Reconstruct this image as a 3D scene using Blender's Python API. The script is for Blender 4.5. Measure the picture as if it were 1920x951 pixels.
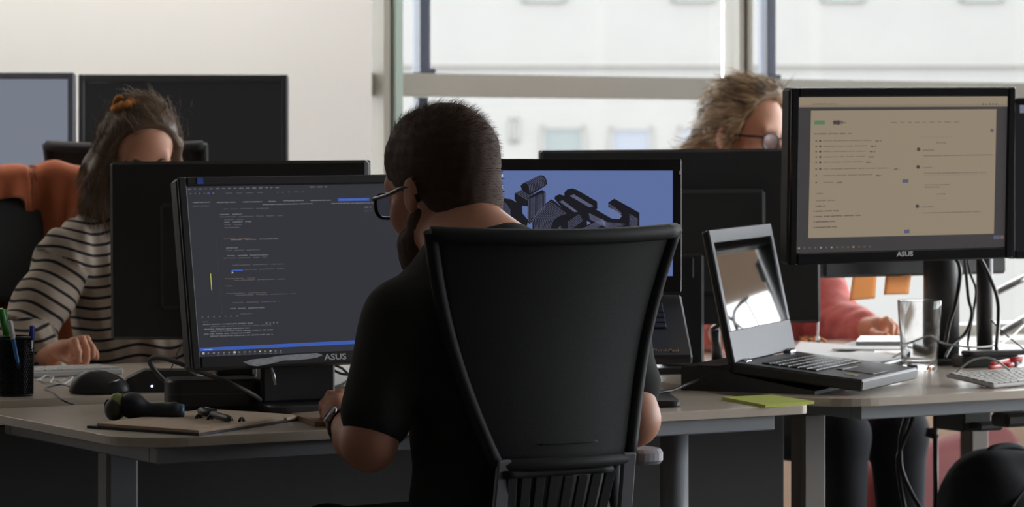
import bpy, bmesh, math, random
import numpy as np
from mathutils import Vector, Matrix

for o in list(bpy.data.objects):
    bpy.data.objects.remove(o)
SC = bpy.context.scene
COL = SC.collection

# ------------------------------------------------------------------ camera, world, exposure
F, HOR, CAMZ = 5800.0, 295.0, 1.18
cam = bpy.data.cameras.new('camera')
cam.sensor_width = 36.0
cam.lens = 36.0 * F / 1920.0
cam.shift_y = -(475.5 - HOR) / 1920.0
cam.clip_end = 400
cam.dof.use_dof = True
cam.dof.focus_distance = 5.25
cam.dof.aperture_fstop = 7.5
camo = bpy.data.objects.new('camera', cam)
COL.objects.link(camo)
camo.location = (0, 0, CAMZ)
camo.rotation_euler = (math.pi / 2, 0, 0)
SC.camera = camo
SC.view_settings.view_transform = 'Standard'
SC.view_settings.look = 'None'
SC.view_settings.exposure = 0.0
SC.view_settings.gamma = 1.0
SC.view_settings.use_curve_mapping = False
SC.cycles.use_denoising = True
SC.cycles.max_bounces = 10
SC.cycles.transparent_max_bounces = 16
SC.cycles.sample_clamp_indirect = 6.0

SKY = 10.0
w = bpy.data.worlds.new('overcast_sky')
w.use_nodes = True
SC.world = w
nt = w.node_tree
bg = nt.nodes['Background']
bg.inputs['Color'].default_value = (0.93, 0.97, 1.0, 1)
bg.inputs['Strength'].default_value = SKY

# desk frame: u runs along the desk row (right and away), v across it (left and away)
TH = math.radians(31.2)
CU, SU = math.cos(TH), math.sin(TH)
P0X, P0Y = -0.6057, 4.923
def UV(u, v, z=0.0):
    return Vector((P0X + u * CU - v * SU, P0Y + u * SU + v * CU, z))
def PX(x, y, D):
    return Vector(((x - 960) * D / F, D, CAMZ - (y - HOR) * D / F))
def DK(x, y, z=0.73):
    return PX(x, y, (CAMZ - z) * F / (y - HOR))
RZU = Matrix.Rotation(TH, 3, 'Z')

def portal(name, cen, sx, sz, direction):
    l = bpy.data.lights.new(name, 'AREA')
    l.shape = 'RECTANGLE'; l.size = sx; l.size_y = sz
    l.cycles.is_portal = True
    o = bpy.data.objects.new(name, l)
    COL.objects.link(o)
    o.location = cen
    o.rotation_euler = Vector(direction).to_track_quat('-Z', 'Y').to_euler()
VW = 2.97          # inner face of the window wall
UR = 4.9           # inner face of the right (glazed) wall
portal('daylight_portal_right', UV(UR + .06, -.2, 1.42), 6.0, 2.2, UV(-1, 0) - UV(0, 0))
portal('daylight_portal_back', UV(3.55, VW + .06, 1.65), 2.6, 2.0, UV(0, -1) - UV(0, 0))

# ------------------------------------------------------------------ materials
def lin(c):
    out = []
    for v in c[:3]:
        v = v / 255.0
        out.append(v / 12.92 if v <= 0.04045 else ((v + 0.055) / 1.055) ** 2.4)
    return (out[0], out[1], out[2], 1.0)
MATS = {}
def mat(name, col, rough=0.5, metal=0.0, var=0.08, scale=40.0, bump=0.0, bscale=200.0, spec=0.5,
        emit=None, estr=1.0, sss=0.0, sheen=0.0, coat=0.0):
    """principled material; col is sRGB 0-255; var = share of procedural tone variation"""
    if name in MATS:
        return MATS[name]
    m = bpy.data.materials.new(name)
    m.use_nodes = True
    t = m.node_tree
    b = t.nodes['Principled BSDF']
    c = lin(col)
    tc = t.nodes.new('ShaderNodeTexCoord')
    no = t.nodes.new('ShaderNodeTexNoise')
    no.inputs['Scale'].default_value = scale
    no.inputs['Detail'].default_value = 4
    t.links.new(tc.outputs['Object'], no.inputs['Vector'])
    mx = t.nodes.new('ShaderNodeMix'); mx.data_type = 'RGBA'
    mx.inputs['A'].default_value = tuple(v * (1 - var) for v in c[:3]) + (1,)
    mx.inputs['B'].default_value = tuple(min(1, v * (1 + var)) for v in c[:3]) + (1,)
    t.links.new(no.outputs['Fac'], mx.inputs['Factor'])
    t.links.new(mx.outputs['Result'], b.inputs['Base Color'])
    b.inputs['Roughness'].default_value = rough
    b.inputs['Metallic'].default_value = metal
    b.inputs['Specular IOR Level'].default_value = spec
    if sheen:
        b.inputs['Sheen Weight'].default_value = sheen
    if coat:
        b.inputs['Coat Weight'].default_value = coat
        b.inputs['Coat Roughness'].default_value = 0.05
    if sss:
        b.inputs['Subsurface Weight'].default_value = sss
        b.inputs['Subsurface Radius'].default_value = (0.012, 0.005, 0.003)
        b.inputs['Subsurface Scale'].default_value = 1.0
    if bump:
        n2 = t.nodes.new('ShaderNodeTexNoise')
        n2.inputs['Scale'].default_value = bscale
        n2.inputs['Detail'].default_value = 3
        t.links.new(tc.outputs['Object'], n2.inputs['Vector'])
        bp = t.nodes.new('ShaderNodeBump')
        bp.inputs['Strength'].default_value = bump
        bp.inputs['Distance'].default_value = 0.002
        t.links.new(n2.outputs['Fac'], bp.inputs['Height'])
        t.links.new(bp.outputs['Normal'], b.inputs['Normal'])
    if emit is not None:
        b.inputs['Emission Color'].default_value = lin(emit)
        b.inputs['Emission Strength'].default_value = estr
    MATS[name] = m
    return m
def screen_mat(name, col, estr=1.0, rough=0.35, spec=0.25):
    return mat(name, (10, 10, 11), rough=rough, var=0.02, spec=spec, emit=col, estr=estr)
def glass_pane_mat(name, tint=(1, 1, 1), ior=1.35):
    m = bpy.data.materials.new(name); m.use_nodes = True
    t = m.node_tree
    t.nodes.remove(t.nodes['Principled BSDF'])
    out = t.nodes['Material Output']
    tr = t.nodes.new('ShaderNodeBsdfTransparent'); tr.inputs['Color'].default_value = tint + (1,)
    gl = t.nodes.new('ShaderNodeBsdfGlossy'); gl.inputs['Roughness'].default_value = 0.02
    fr = t.nodes.new('ShaderNodeFresnel'); fr.inputs['IOR'].default_value = ior
    mx = t.nodes.new('ShaderNodeMixShader')
    t.links.new(fr.outputs['Fac'], mx.inputs['Fac'])
    t.links.new(tr.outputs[0], mx.inputs[1]); t.links.new(gl.outputs[0], mx.inputs[2])
    t.links.new(mx.outputs[0], out.inputs['Surface'])
    return m
def clear_glass_mat(name, rough=0.0):
    m = bpy.data.materials.new(name); m.use_nodes = True
    b = m.node_tree.nodes['Principled BSDF']
    b.inputs['Transmission Weight'].default_value = 1.0
    b.inputs['Roughness'].default_value = rough
    b.inputs['IOR'].default_value = 1.48
    return m

# ------------------------------------------------------------------ mesh helpers
ORG = {}
class MB:
    """collects faces in world coordinates; build() links them as one mesh object"""
    def __init__(s):
        s.v = []; s.f = []; s.m = []; s.sm = []
    def add(s, vs, fs, mi=0, smooth=False):
        n = len(s.v)
        s.v += [tuple(p) for p in vs]
        for f in fs:
            s.f.append([i + n for i in f]); s.m.append(mi); s.sm.append(smooth)
        return s
    def box(s, c, size, R=None, ch=0.0, mi=0):
        c = Vector(c); h = [x / 2 for x in size]
        R = R or Matrix.Identity(3)
        ch = min(ch, min(h) * 0.95)
        if ch <= 0:
            vs = [c + R @ Vector((sx * h[0], sy * h[1], sz * h[2])) for sx in (-1, 1) for sy in (-1, 1) for sz in (-1, 1)]
            fs = [(0, 1, 3, 2), (4, 6, 7, 5), (0, 4, 5, 1), (2, 3, 7, 6), (0, 2, 6, 4), (1, 5, 7, 3)]
            return s.add(vs, fs, mi)
        vs = []; idx = {}
        for sx in (-1, 1):
            for sy in (-1, 1):
                for sz in (-1, 1):
                    sg = (sx, sy, sz)
                    for ax in range(3):
                        p = [sg[i] * (h[i] - (0 if i == ax else ch)) for i in range(3)]
                        idx[(sg, ax)] = len(vs)
                        vs.append(c + R @ Vector(p))
        fs = []
        for ax in range(3):
            o = [i for i in range(3) if i != ax]
            for sg in (-1, 1):
                q = []
                for (a, b) in ((-1, -1), (1, -1), (1, 1), (-1, 1)):
                    k = [0, 0, 0]; k[ax] = sg; k[o[0]] = a; k[o[1]] = b
                    q.append(idx[(tuple(k), ax)])
                flip = (sg < 0) != (ax == 1)
                fs.append(q[::-1] if flip else q)
        for ax in range(3):
            o = [i for i in range(3) if i != ax]
            for a in (-1, 1):
                for b in (-1, 1):
                    k0 = [0, 0, 0]; k0[o[0]] = a; k0[o[1]] = b
                    k1 = list(k0); k0[ax] = -1; k1[ax] = 1
                    q = [idx[(tuple(k0), o[0])], idx[(tuple(k1), o[0])], idx[(tuple(k1), o[1])], idx[(tuple(k0), o[1])]]
                    if (a * b > 0) != (ax == 1): q = q[::-1]
                    fs.append(q)
        for sx in (-1, 1):
            for sy in (-1, 1):
                for sz in (-1, 1):
                    q = [idx[((sx, sy, sz), a)] for a in range(3)]
                    if sx * sy * sz < 0: q = q[::-1]
                    fs.append(q)
        return s.add(vs, fs, mi)
    def tube(s, pts, r, n=10, closed=False, mi=0, smooth=True, flat=None):
        pts = [Vector(p) for p in pts]; N = len(pts)
        rs = r if isinstance(r, (list, tuple)) else [r] * N
        vs = []; fs = []; prev = None
        for i, p in enumerate(pts):
            if closed: t = pts[(i + 1) % N] - pts[i - 1]
            else: t = pts[min(i + 1, N - 1)] - pts[max(i - 1, 0)]
            if t.length < 1e-9: t = Vector((0, 0, 1))
            t.normalize()
            if prev is None:
                a = Vector((0, 0, 1)) if abs(t.z) < 0.9 else Vector((1, 0, 0))
                x = t.cross(a).normalized()
            else:
                x = (prev - t * prev.dot(t))
                x = x.normalized() if x.length > 1e-6 else t.orthogonal().normalized()
            prev = x
            y = t.cross(x)
            for k in range(n):
                an = 2 * math.pi * k / n
                fy = flat if flat else 1.0
                vs.append(p + rs[i] * (math.cos(an) * x + fy * math.sin(an) * y))
        seg = N if closed else N - 1
        for i in range(seg):
            j = (i + 1) % N
            for k in range(n):
                k2 = (k + 1) % n
                fs.append((i * n + k, i * n + k2, j * n + k2, j * n + k))
        s.add(vs, fs, mi, smooth)
        if not closed:
            m0 = len(s.v) - len(vs)
            s.f.append([m0 + k for k in range(n)][::-1]); s.m.append(mi); s.sm.append(False)
            s.f.append([m0 + (N - 1) * n + k for k in range(n)]); s.m.append(mi); s.sm.append(False)
        return s
    def lathe(s, prof, c, n=32, axis=None, mi=0, smooth=True, cap=True):
        """prof: list of (radius, height) about an axis through c (default z)"""
        c = Vector(c); ax = Vector(axis or (0, 0, 1)).normalized()
        x = ax.orthogonal().normalized(); y = ax.cross(x)
        vs = []; fs = []
        for (r, h) in prof:
            for k in range(n):
                a = 2 * math.pi * k / n
                vs.append(c + ax * h + r * (math.cos(a) * x + math.sin(a) * y))
        for i in range(len(prof) - 1):
            for k in range(n):
                k2 = (k + 1) % n
                fs.append((i * n + k, i * n + k2, (i + 1) * n + k2, (i + 1) * n + k))
        if cap:
            fs.append(list(range(n))[::-1])
            fs.append([(len(prof) - 1) * n + k for k in range(n)])
        return s.add(vs, fs, mi, smooth)
    def prism(s, poly, z0, z1, ch=0.0, mi=0, fn=None, smooth=False):
        """poly: 2D points counter-clockwise; fn(x, y, z) -> world"""
        fn = fn or (lambda x, y, z: Vector((x, y, z)))
        n = len(poly)
        cx = sum(p[0] for p in poly) / n; cy = sum(p[1] for p in poly) / n
        def ins(p, d):
            l = math.hypot(p[0] - cx, p[1] - cy)
            k = (l - d) / l if l > 1e-9 else 1
            return (cx + (p[0] - cx) * k, cy + (p[1] - cy) * k)
        rings = [(z0, 0), (z1, 0)] if ch <= 0 else [(z0, ch), (z0 + ch, 0), (z1 - ch, 0), (z1, ch)]
        vs = []
        for z, d in rings:
            for p in poly:
                q = ins(p, d) if d else p
                vs.append(fn(q[0], q[1], z))
        fs = []
        for r in range(len(rings) - 1):
            for k in range(n):
                k2 = (k + 1) % n
                fs.append((r * n + k, r * n + k2, (r + 1) * n + k2, (r + 1) * n + k))
        s.add(vs, fs, mi, smooth)
        m0 = len(s.v) - len(vs)
        s.f.append([m0 + k for k in range(n)][::-1]); s.m.append(mi); s.sm.append(False)
        s.f.append([m0 + (len(rings) - 1) * n + k for k in range(n)]); s.m.append(mi); s.sm.append(False)
        return s
    def grid(s, fn, nu, nv, mi=0, smooth=True, thick=0.0):
        """open surface fn(i/nu, j/nv) -> (point); with thickness it becomes a closed shell"""
        P = [[Vector(fn(i / nu, j / nv)) for j in range(nv + 1)] for i in range(nu + 1)]
        vs = [p for row in P for p in row]
        W = nv + 1
        fs = [(i * W + j, (i + 1) * W + j, (i + 1) * W + j + 1, i * W + j + 1) for i in range(nu) for j in range(nv)]
        if thick:
            N = len(vs); back = []
            for i in range(nu + 1):
                for j in range(nv + 1):
                    du = P[min(i + 1, nu)][j] - P[max(i - 1, 0)][j]
                    dv = P[i][min(j + 1, nv)] - P[i][max(j - 1, 0)]
                    nn = du.cross(dv)
                    nn = nn.normalized() if nn.length > 1e-12 else Vector((0, 0, 1))
                    back.append(P[i][j] - nn * thick)
            vs += back
            fs += [(N + i * W + j, N + i * W + j + 1, N + (i + 1) * W + j + 1, N + (i + 1) * W + j) for i in range(nu) for j in range(nv)]
            rim = [(i, 0) for i in range(nu)] + [(nu, j) for j in range(nv)] + [(i, nv) for i in range(nu, 0, -1)] + [(0, j) for j in range(nv, 0, -1)]
            ids = [i * W + j for i, j in rim]
            for k in range(len(ids)):
                a, b = ids[k], ids[(k + 1) % len(ids)]
                fs.append((b, a, N + a, N + b))
        return s.add(vs, fs, mi, smooth)
    def build(s, name, m, parent=None, loc=None):
        org = Vector(loc) if loc is not None else (ORG[parent.name] if parent else Vector((0, 0, 0)))
        me = bpy.data.meshes.new(name)
        me.from_pydata([tuple(Vector(p) - org) for p in s.v], [], s.f)
        ms = m if isinstance(m, (list, tuple)) else [m]
        for q in ms: me.materials.append(q)
        me.polygons.foreach_set('material_index', s.m)
        me.polygons.foreach_set('use_smooth', s.sm)
        me.update()
        o = bpy.data.objects.new(name, me)
        COL.objects.link(o)
        if parent: o.parent = parent
        else: o.location = org
        ORG[o.name] = org
        return o
def tag(o, label, cat, group=None):
    o['label'] = label; o['category'] = cat
    if group: o['group'] = group
    return o
def thing(name, label, cat, loc, group=None):
    o = bpy.data.objects.new(name, None)
    o.empty_display_size = 0.05
    COL.objects.link(o)
    o.location = loc
    ORG[o.name] = Vector(loc)
    return tag(o, label, cat, group)
def struct(o):
    o['kind'] = 'structure'; return o
def plabel(o, t):
    o['label'] = t; return o
def raw_mesh(name, verts, faces, m, parent=None, loc=None, smooth=True, attr=None):
    org = Vector(loc) if loc is not None else (ORG[parent.name] if parent else Vector((0, 0, 0)))
    verts = np.asarray(verts, dtype=np.float64) - np.array(org)
    me = bpy.data.meshes.new(name)
    me.from_pydata(verts.tolist(), [], np.asarray(faces).tolist())
    for q in (m if isinstance(m, (list, tuple)) else [m]): me.materials.append(q)
    if smooth: me.polygons.foreach_set('use_smooth', [True] * len(me.polygons))
    if attr is not None:
        for an, av in attr.items():
            a = me.attributes.new(an, 'FLOAT', 'POINT')
            a.data.foreach_set('value', np.asarray(av, dtype=np.float32))
    me.update()
    o = bpy.data.objects.new(name, me)
    COL.objects.link(o)
    if parent: o.parent = parent
    else: o.location = org
    ORG[o.name] = org
    return o
def rounded(x0, y0, x1, y1, rs, n=8):
    """counter-clockwise rectangle, rs = radii at (x0y0, x1y0, x1y1, x0y1)"""
    out = []
    for (cx, cy, r, a0) in ((x0 + rs[0], y0 + rs[0], rs[0], math.pi), (x1 - rs[1], y0 + rs[1], rs[1], 1.5 * math.pi),
                            (x1 - rs[2], y1 - rs[2], rs[2], 0), (x0 + rs[3], y1 - rs[3], rs[3], 0.5 * math.pi)):
        if r <= 1e-6: out.append((cx, cy)); continue
        for k in range(n + 1):
            a = a0 + 0.5 * math.pi * k / n
            out.append((cx + r * math.cos(a), cy + r * math.sin(a)))
    return out
def catmull(pts, n=8, closed=False):
    pts = [Vector(p) for p in pts]; N = len(pts); out = []
    for i in range(N if closed else N - 1):
        if closed: a, b, c, d = pts[i - 1], pts[i], pts[(i + 1) % N], pts[(i + 2) % N]
        else: a, b, c, d = pts[max(i - 1, 0)], pts[i], pts[i + 1], pts[min(i + 2, N - 1)]
        for k in range(n):
            t = k / n
            out.append(0.5 * ((2 * b) + (c - a) * t + (2 * a - 5 * b + 4 * c - d) * t * t + (3 * b - a - 3 * c + d) * t ** 3))
    if not closed: out.append(pts[-1])
    return out
class Frame:
    """a plane in space: centre, right, up, out"""
    def __init__(s, c, yaw, tilt=0.0, roll=0.0):
        s.c = Vector(c); y = math.radians(yaw); t = math.radians(tilt); r = math.radians(roll)
        a = Vector((math.cos(y), math.sin(y), 0)); n0 = Vector((math.sin(y), -math.cos(y), 0)); z = Vector((0, 0, 1))
        b = z * math.cos(t) - n0 * math.sin(t)
        s.a = a * math.cos(r) + b * math.sin(r); s.b = b * math.cos(r) - a * math.sin(r)
        s.n = s.a.cross(s.b)
        s.R = Matrix((s.a, s.n * -1, s.b)).transposed()   # local x right, y away, z up
    def p(s, x, y, n=0.0):
        return s.c + s.a * x + s.b * y + s.n * n
    def hit(s, px, py):
        d = Vector(((px - 960) / F, 1.0, -(py - HOR) / F)); o = Vector((0, 0, CAMZ))
        t = (s.c - o).dot(s.n) / d.dot(s.n)
        q = o + d * t - s.c
        return q.dot(s.a), q.dot(s.b)
def text_mesh(name, body, size, fr, x, y, n, m, parent, extrude=0.0004, shear=0.0, bold=0.0, sx=1.0):
    cu = bpy.data.curves.new('t', 'FONT')
    cu.body = body; cu.size = size; cu.extrude = extrude; cu.shear = shear; cu.offset = bold
    cu.resolution_u = 3
    cu.align_x = 'CENTER'; cu.align_y = 'CENTER'
    to = bpy.data.objects.new('t', cu)
    me = bpy.data.meshes.new_from_object(to)
    org = ORG[parent.name]
    vs = [fr.p(x + v.co.x * sx, y + v.co.y, n + v.co.z) for v in me.vertices]
    fs = [list(p.vertices) for p in me.polygons]
    bpy.data.objects.remove(to); bpy.data.curves.remove(cu); bpy.data.meshes.remove(me)
    mb = MB(); mb.add(vs, fs)
    return mb.build(name, m, parent)
# ------------------------------------------------------------------ the room
M_WALL = mat('white_wall_paint', (236, 233, 228), rough=0.85, var=0.015, scale=3, bump=0.05, bscale=120)
M_TANWALL = mat('beige_parapet_paint', (205, 176, 150), rough=0.8, var=0.03, scale=4)
M_CEIL = mat('ceiling_paint', (225, 224, 220), rough=0.9, var=0.02, scale=3)
M_FLOOR = mat('grey_carpet', (96, 91, 87), rough=0.95, var=0.25, scale=300, bump=0.5, bscale=500)
M_ALU = mat('grey_window_aluminium', (162, 158, 147), rough=0.45, metal=0.0, var=0.03, scale=12)
M_ALUGREEN = mat('greenish_glass_edge', (176, 194, 184), rough=0.25, var=0.03)
M_ALUWARM = mat('warm_grey_gasket', (120, 110, 102), rough=0.5, var=0.03)
M_CASE = mat('dark_slate_casement', (74, 80, 98), rough=0.4, var=0.04)
M_PANE = glass_pane_mat('window_glass')
M_GROUND = mat('street_asphalt', (120, 118, 114), rough=0.9, var=0.1, scale=0.6)

def uw(px):
    k = (px - 960) / F
    D = (VW - P0X * SU + P0Y * CU) / (CU - k * SU)
    return (k * D - P0X) * CU + (D - P0Y) * SU, D
def zw(px, y):
    return CAMZ - (y - HOR) * uw(px)[1] / F
def uvbox(mb, u0, u1, v0, v1, z0, z1, ch=0.0, mi=0):
    c = UV((u0 + u1) / 2, (v0 + v1) / 2, (z0 + z1) / 2)
    return mb.box(c, (u1 - u0, v1 - v0, z1 - z0), RZU, ch, mi)
UL, VB, CEIL = -4.6, -7.0, 2.75
SILL = 0.62
mb = MB(); uvbox(mb, UL - .3, UR + .3, VB - .3, VW + .3, -.2, 0); struct(mb.build('floor', M_FLOOR))
mb = MB(); uvbox(mb, UL - .3, UR + .3, VB - .3, VW + .3, CEIL, CEIL + .2); struct(mb.build('ceiling', M_CEIL))
M_WALL2 = mat('taupe_wall_paint', (108, 102, 96), rough=0.85, var=0.02, scale=3)
mb = MB(); uvbox(mb, UL - .2, UL, VB - .2, VW + .2, 0, CEIL); struct(mb.build('wall_left', M_WALL2))
mb = MB(); uvbox(mb, UL, UR, VB - .2, VB, 0, CEIL); struct(mb.build('wall_front', M_WALL2))
u_pier = uw(697)[0]
mb = MB()
uvbox(mb, UL, u_pier, VW, VW + .2, 0, CEIL)
uvbox(mb, u_pier, UR, VW, VW + .2, 2.6, CEIL)
wb = struct(mb.build('wall_back', M_WALL))
mb = MB(); uvbox(mb, u_pier, UR, VW, VW + .2, 0, SILL - .03); struct(mb.build('wall_lower', M_TANWALL))
mb = MB(); uvbox(mb, u_pier + .002, UR, VW - .16, VW + .17, SILL - .03, SILL, .004); struct(mb.build('trim_1', M_WALL))
mb = MB(); uvbox(mb, UL, UR, VW - .014, VW, 0, .08, .003); struct(mb.build('baseboard_back', M_WALL))

# back windows: posts, transom, dark casement profiles, panes
u_posts = [uw(745)[0], uw(1407)[0]]
bay = u_posts[1] - u_posts[0]
u_posts += [u_posts[1] + bay]
zt1, zt0 = zw(1100, 141.5), zw(1100, 183.5)
vf = VW + .07
def window_bay(n, ua, ub, first):
    e = bpy.data.objects.new('window_%d' % n, None); COL.objects.link(e)
    e.location = UV(ua, vf, SILL); ORG[e.name] = e.location.copy(); struct(e)
    pw = 0.030 if first else 0.0235
    m = MB(); uvbox(m, ua - pw, ua - pw * .35, vf - .05, vf + .036, SILL, 2.6, .002); m.build('post', M_ALU, e)
    m = MB(); uvbox(m, ua - pw * .35, ua + pw * .2, vf - .035, vf + .036, SILL, 2.6, .002); m.build('post_gasket', M_ALUWARM if first else M_ALU, e)
    m = MB(); uvbox(m, ua + pw * .2, ua + pw, vf - .05, vf + .036, SILL, 2.6, .002); m.build('post', M_ALUGREEN if first else M_ALU, e)
    m = MB(); uvbox(m, ua + pw, ub - pw, vf - .02, vf + .06, zt0, zt1, .002); m.build('transom', M_ALU, e)
    if first:
        m = MB(); uvbox(m, u_pier, ua - pw, vf + .01, vf + .06, zt0, zt1, .002); m.build('transom', M_ALU, e)
    uc = uw(823)[0] - u_posts[0]
    m = MB(); uvbox(m, ua + uc - .019, ua + uc + .008, vf, vf + .05, zt1 + .012, 2.6, .003)
    uvbox(m, ua + uc + .008, ua + uc + .016, vf + .005, vf + .05, zt1 + .012, 2.6, .002)
    uvbox(m, ua + uc - .021, ua + uc + .03, vf - .004, vf + .05, zt1 + .001, zt1 + .014, .003)
    m.build('casement_stile', M_CASE, e)
    m = MB(); uvbox(m, ua + uc - .017, ua + uc + .014, vf + .012, vf + .05, SILL, zt0 - .002, .003)
    m.build('casement_stile', M_CASE, e)
    for (z0, z1) in ((SILL, zt0), (zt1, 2.6)):
        m = MB(); uvbox(m, ua + pw, ub - pw, vf + .028, vf + .034, z0, z1); m.build('pane', M_PANE, e)
    m = MB(); uvbox(m, ua + pw, ub - pw, vf - .01, vf + .06, SILL, SILL + .035, .003); m.build('bottom_rail', M_ALU, e)
    return e
window_bay(1, u_posts[0], u_posts[1], True)
window_bay(2, u_posts[1], u_posts[2], False)
window_bay(3, u_posts[2], min(u_posts[2] + bay, UR), False)
m = MB(); uvbox(m, u_pier, u_posts[0] - .03, vf + .028, vf + .034, SILL, 2.6); struct(m.build('window_4', M_PANE))

# the glazed right-hand wall, out of the frame: it lights the room from the right
VR0 = -3.2
m = MB()
uvbox(m, UR, UR + .2, VB - .2, VW + .2, 0, .34)
uvbox(m, UR, UR + .2, VB - .2, VW + .2, 2.52, CEIL)
uvbox(m, UR, UR + .2, VB - .2, VR0, .34, 2.52)
uvbox(m, UR, UR + .2, VW - .2, VW + .2, .34, 2.52)
struct(m.build('wall_right', M_WALL))
nb = 4
v0r, v1r = VR0, VW - .2
for i in range(nb):
    va = v0r + (v1r - v0r) * i / nb; vb = v0r + (v1r - v0r) * (i + 1) / nb
    e = bpy.data.objects.new('window_%d' % (5 + i), None); COL.objects.link(e)
    e.location = UV(UR, va, .34); ORG[e.name] = e.location.copy(); struct(e)
    m = MB(); uvbox(m, UR + .02, UR + .12, va, va + .06, .34, 2.52, .002); m.build('post', M_ALU, e)
    m = MB(); uvbox(m, UR + .03, UR + .1, va + .06, vb, 1.22, 1.40, .002); m.build('transom', M_TANWALL, e)
    m = MB(); uvbox(m, UR + .06, UR + .066, va + .06, vb, .34, 1.22); m.build('pane', M_PANE, e)
    m = MB(); uvbox(m, UR + .06, UR + .066, va + .06, vb, 1.40, 2.52); m.build('pane', M_PANE, e)

# ------------------------------------------------------------------ outside: pale building across the street
M_FAC = mat('pale_stone_facade', (105, 104, 102), rough=0.9, var=0.06, scale=0.9)
M_FACTRIM = mat('pale_stone_trim', (110, 108, 104), rough=0.9, var=0.03, scale=2)
M_FPANE = mat('facade_window_pane', (78, 84, 84), rough=0.15, var=0.1, scale=0.7)
M_FPANE2 = mat('facade_window_pane_pale', (86, 90, 98), rough=0.15, var=0.1, scale=0.7)
M_FGREEN = mat('facade_green_pane', (84, 94, 88), rough=0.3, var=0.1, scale=0.7)
DF = 72.0
gm = MB(); gm.box((30, 70, -9.1), (500, 400, .2)); struct(gm.build('ground', M_GROUND))
fb = thing('building', 'pale stone building across the street seen through the back windows', 'building', (6, DF, -9))
m = MB(); m.box((6, DF + 3.5, .5), (44, 7, 19)); m.build('wall', M_FAC, fb)
def fwin(x0, y0, x1, y1, pm):
    a = PX(x0, y1, DF); b = PX(x1, y0, DF)
    wv, hv = b.x - a.x, b.z - a.z
    m = MB()
    t = .05
    m.box(((a.x + b.x) / 2, DF - .03, a.z + t / 2), (wv, .1, t)); m.box(((a.x + b.x) / 2, DF - .03, b.z - t / 2), (wv, .1, t))
    m.box((a.x + t / 2, DF - .03, (a.z + b.z) / 2), (t, .1, hv)); m.box((b.x - t / 2, DF - .03, (a.z + b.z) / 2), (t, .1, hv))
    fr_ = m.build('window', M_FACTRIM, fb)
    m = MB(); m.box(((a.x + b.x) / 2, DF - .012, (a.z + b.z) / 2), (wv - t, .03, hv - t)); m.build('pane', pm, fr_)
fwin(1016, 237, 1095, 340, M_FPANE)
fwin(1145, 239, 1222, 340, M_FPANE2)
fwin(1273, 238, 1352, 340, M_FPANE2)
fwin(1402, 238, 1480, 340, M_FPANE2)
fwin(1532, 238, 1610, 340, M_FPANE)
fwin(1662, 238, 1740, 340, M_FPANE2)
fwin(1790, 238, 1870, 340, M_FPANE)
fwin(957, 222, 971, 266, M_FPANE)
fwin(696, 238, 708, 330, M_FPANE2)
for k, x in enumerate((980, 1260, 1540, 1800)):
    fwin(x, -110, x + 80, 2, M_FGREEN)
a = PX(400, 121, DF); b = PX(2300, 116, DF)
m = MB(); m.box(((a.x + b.x) / 2, DF - .05, a.z), (b.x - a.x, .12, .07)); m.build('string_course', M_FACTRIM, fb)

# ------------------------------------------------------------------ desks
M_TOP = mat('pale_grey_laminate', (216, 202, 187), rough=0.24, var=0.03, scale=25, bump=0.02, bscale=400)
M_STEEL = mat('silver_grey_desk_steel', (148, 152, 158), rough=0.4, var=0.03, scale=30)
M_LEGDARK = mat('grey_brown_desk_leg', (120, 112, 105), rough=0.5, var=0.04)
def desk(name, label, u0, u1, v0, v1, z, rs, legs, legmat, rail_in=(.05, .06, .05, .05), th=.016):
    t = thing(name, label, 'desk', UV((u0 + u1) / 2, (v0 + v1) / 2, 0), 'desks of the bench row')
    m = MB(); m.prism(rounded(u0, v0, u1, v1, rs, 10), z - th, z, .0012, fn=lambda x, y, zz: UV(x, y, zz))
    m.build('tabletop', M_TOP, t)
    a, b, c, d = u0 + rail_in[0], u1 - rail_in[1], v0 + rail_in[2], v1 - rail_in[3]
    zr0, zr1 = z - th - .027, z - th
    for q in ((a, b, c, c + .03), (a, b, d - .03, d), (a, a + .03, c + .03, d - .03), (b - .03, b, c + .03, d - .03)):
        m = MB(); uvbox(m, q[0], q[1], q[2], q[3], zr0, zr1, .002); m.build('frame_rail', M_STEEL, t)
    for (lu, lv, r, sq) in legs:
        m = MB()
        if sq: uvbox(m, lu - r, lu + r, lv - r * .8, lv + r * .8, .03, zr0, .006)
        else: m.lathe([(r, .03), (r, zr0)], UV(lu, lv, 0), 28)
        m.build('leg', legmat, t)
    us = sorted(set(round(l[0], 2) for l in legs))
    for lu in us:
        ls = [l for l in legs if round(l[0], 2) == lu]
        vv = [l[1] for l in ls]
        m = MB(); uvbox(m, lu - .035, lu + .035, max(v0 + .03, min(vv) - .12), min(v1 - .03, max(vv) + .3), 0, .03, .006); m.build('foot', M_STEEL, t)
    return t
desk('desk', 'grey-topped desk in front of the man in the black shirt', 0, 1.346, 0, .69, .73, (.10, .025, .02, .02),
     [(.11, .30, .029, 1), (1.145, .15, .026, 0)], M_STEEL, rail_in=(.05, .075, .012, .03))
desk('desk', 'grey desk carrying the open laptop, drinking glass and white keyboard', 1.435, 2.84, .072, .79, .73, (.12, .03, .02, .02),
     [(1.56, .30, .0285, 1), (2.72, .30, .0285, 1)], M_LEGDARK, rail_in=(.10, .06, .03, .03))
desk('desk', 'desk of the woman in the striped shirt, behind the code monitor', -.02, 1.346, .70, 1.50, .7435, (.02, .02, .05, .05),
     [(.1, 1.1, .0285, 1), (1.22, 1.1, .0285, 1)], M_LEGDARK)
desk('desk', 'paper-covered desk of the woman in the pink sweater', 1.435, 2.84, .80, 1.60, .73, (.02, .02, .03, .03),
     [(1.56, 1.2, .0285, 1), (2.72, 1.2, .0285, 1)], M_LEGDARK)
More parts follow.
